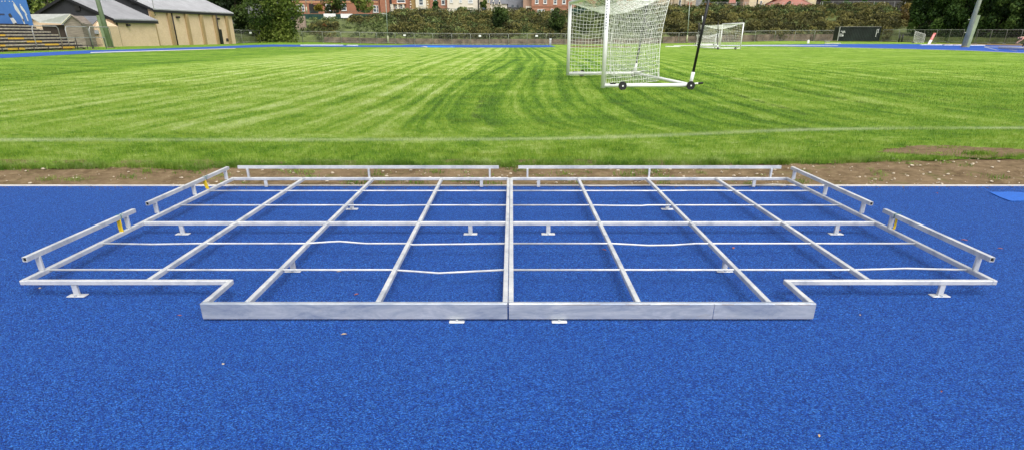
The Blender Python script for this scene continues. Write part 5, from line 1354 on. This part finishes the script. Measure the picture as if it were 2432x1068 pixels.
# logs and posts by the conifers
for i, (px, yb2) in enumerate(((2135-1, 101), (2141, 101))):
    q = G(px, yb2); tag(MB().tube([q, q+[0, 0, 1.25]], .14, 8).build('dark_post', M_doord, loc=q), ('left' if i == 0 else 'right') + ' of two stubby black posts right of the container', 'post')
q = P(2100, 93, 148); q2 = P(2128, 95, 148); tag(MB().tube([q, q2], .12, 6).build('pale_log', plain('pale timber', (.36, .24, .16), .9), loc=q), 'pale timber pole lying behind the fence right of the container', 'log')
# earth bank behind the right fence
strip('earth_bank', [(2090, 90), (2432, 90), (2700, 92)], [(2090, 100), (2432, 104), (2700, 106)], M_soil, .03, 2090, 2700)

# ------------------------------------------------------------------ the person bending at the right edge
def person():
    f0 = G(2422, 116); s = (.888*f0[1])/F
    K = {'pel': (14*s, .1, .86), 'sp': (9*s, .05, 1.02), 'ch': (1*s, 0, 1.12), 'nk': (-6*s, 0, 1.11), 'hd': (-10*s, 0, 1.08), 'hd2': (-13*s, 0, 1.03),
         'lk': (6*s, -.05, .48), 'la': (3*s, -.1, .07), 'lt': (-1*s, -.2, .03), 'rk': (20*s, .15, .46), 'ra': (19*s, .1, .07), 'rt': (16*s, 0, .03), 'lh': (14*s, -.02, .84), 'rh': (15*s, .2, .84),
         'ls': (-1*s, -.19, 1.08), 'le': (-5*s, -.22, .84), 'lw': (-11*s, -.18, .66), 'rs': (-1*s, .19, 1.08), 're': (-3*s, .22, .82), 'rw': (-9*s, .18, .64)}
    Rr = {'pel': .15, 'sp': .13, 'ch': .16, 'nk': .06, 'hd': .095, 'hd2': .08, 'lk': .075, 'la': .045, 'lt': .035, 'rk': .075, 'ra': .045, 'rt': .035, 'lh': .11, 'rh': .11, 'ls': .07, 'le': .045, 'lw': .03, 'rs': .07, 're': .045, 'rw': .03}
    Ed = [('pel','sp'),('sp','ch'),('ch','nk'),('nk','hd'),('hd','hd2'),('pel','lh'),('lh','lk'),('lk','la'),('la','lt'),('pel','rh'),('rh','rk'),('rk','ra'),('ra','rt'),('ch','ls'),('ls','le'),('le','lw'),('ch','rs'),('rs','re'),('re','rw')]
    root = empty('person', f0, 'person in a pink top and black trousers bending forward at the right edge', 'person')
    def skin(name, keys, edges, mat, rootk, add=0.):
        me = bpy.data.meshes.new(name); idx = {k: i for i, k in enumerate(keys)}
        me.from_pydata([K[k] for k in keys], [(idx[a_], idx[b_]) for a_, b_ in edges], []); me.materials.append(mat)
        o = bpy.data.objects.new(name, me); C.objects.link(o); o.parent = root
        m = o.modifiers.new('skin', 'SKIN')
        for k, i in idx.items(): me.skin_vertices[0].data[i].radius = (Rr[k]+add, Rr[k]+add); me.skin_vertices[0].data[i].use_root = (k == rootk)
        m2 = o.modifiers.new('sub', 'SUBSURF'); m2.levels = m2.render_levels = 2
        return o
    sk = plain('skin', (.55, .33, .24), .6, 0, .06)
    # hands: five fingers each
    keys = list(K); ed = list(Ed)
    for sd_, wk in ((-1, 'lw'), (1, 'rw')):
        wx, wy, wz = K[wk]; K[wk+'p'] = (wx-.05, wy, wz-.07); Rr[wk+'p'] = .034; keys.append(wk+'p'); ed.append((wk, wk+'p'))
        for i in range(5):
            dy = (i-2)*.018 if i < 4 else -sd_*.045; L_ = (.075, .085, .08, .065, .05)[i]; k1, k2 = wk+'f%d' % i, wk+'g%d' % i
            K[k1] = (wx-.075, wy+dy*1.2, wz-.10-L_*.3); K[k2] = (wx-.08, wy+dy*1.3, wz-.12-L_*.8); Rr[k1] = .010; Rr[k2] = .008
            keys += [k1, k2]; ed += [(wk+'p', k1), (k1, k2)]
    skin('body', keys, ed, sk, 'pel')
    skin('trousers', ['pel','lh','lk','la','rh','rk','ra'], [('pel','lh'),('lh','lk'),('lk','la'),('pel','rh'),('rh','rk'),('rk','ra')], plain('black cloth', (.015, .015, .018), .8), 'pel', .018)
    skin('top', ['pel','sp','ch','ls','le','rs','re'], [('pel','sp'),('sp','ch'),('ch','ls'),('ls','le'),('ch','rs'),('rs','re')], plain('pink orange cloth', (.60, .27, .20), .8), 'pel', .022)
    h = K['hd']; hb = MB().ellipsoid(np.array(h)+f0+[0.02, 0, .02], .11, .10, .11, 14, 10); hb.build('hair', plain('dark brown hair', (.04, .025, .015), .6), root)
    for k in ('lt', 'rt'):
        q = np.array(K[k])+f0; MB().ellipsoid(q+[.03, 0, .0], .14, .05, .05, 10, 6).build('shoe', plain('dark shoe', (.03, .03, .035), .6), root)
person()
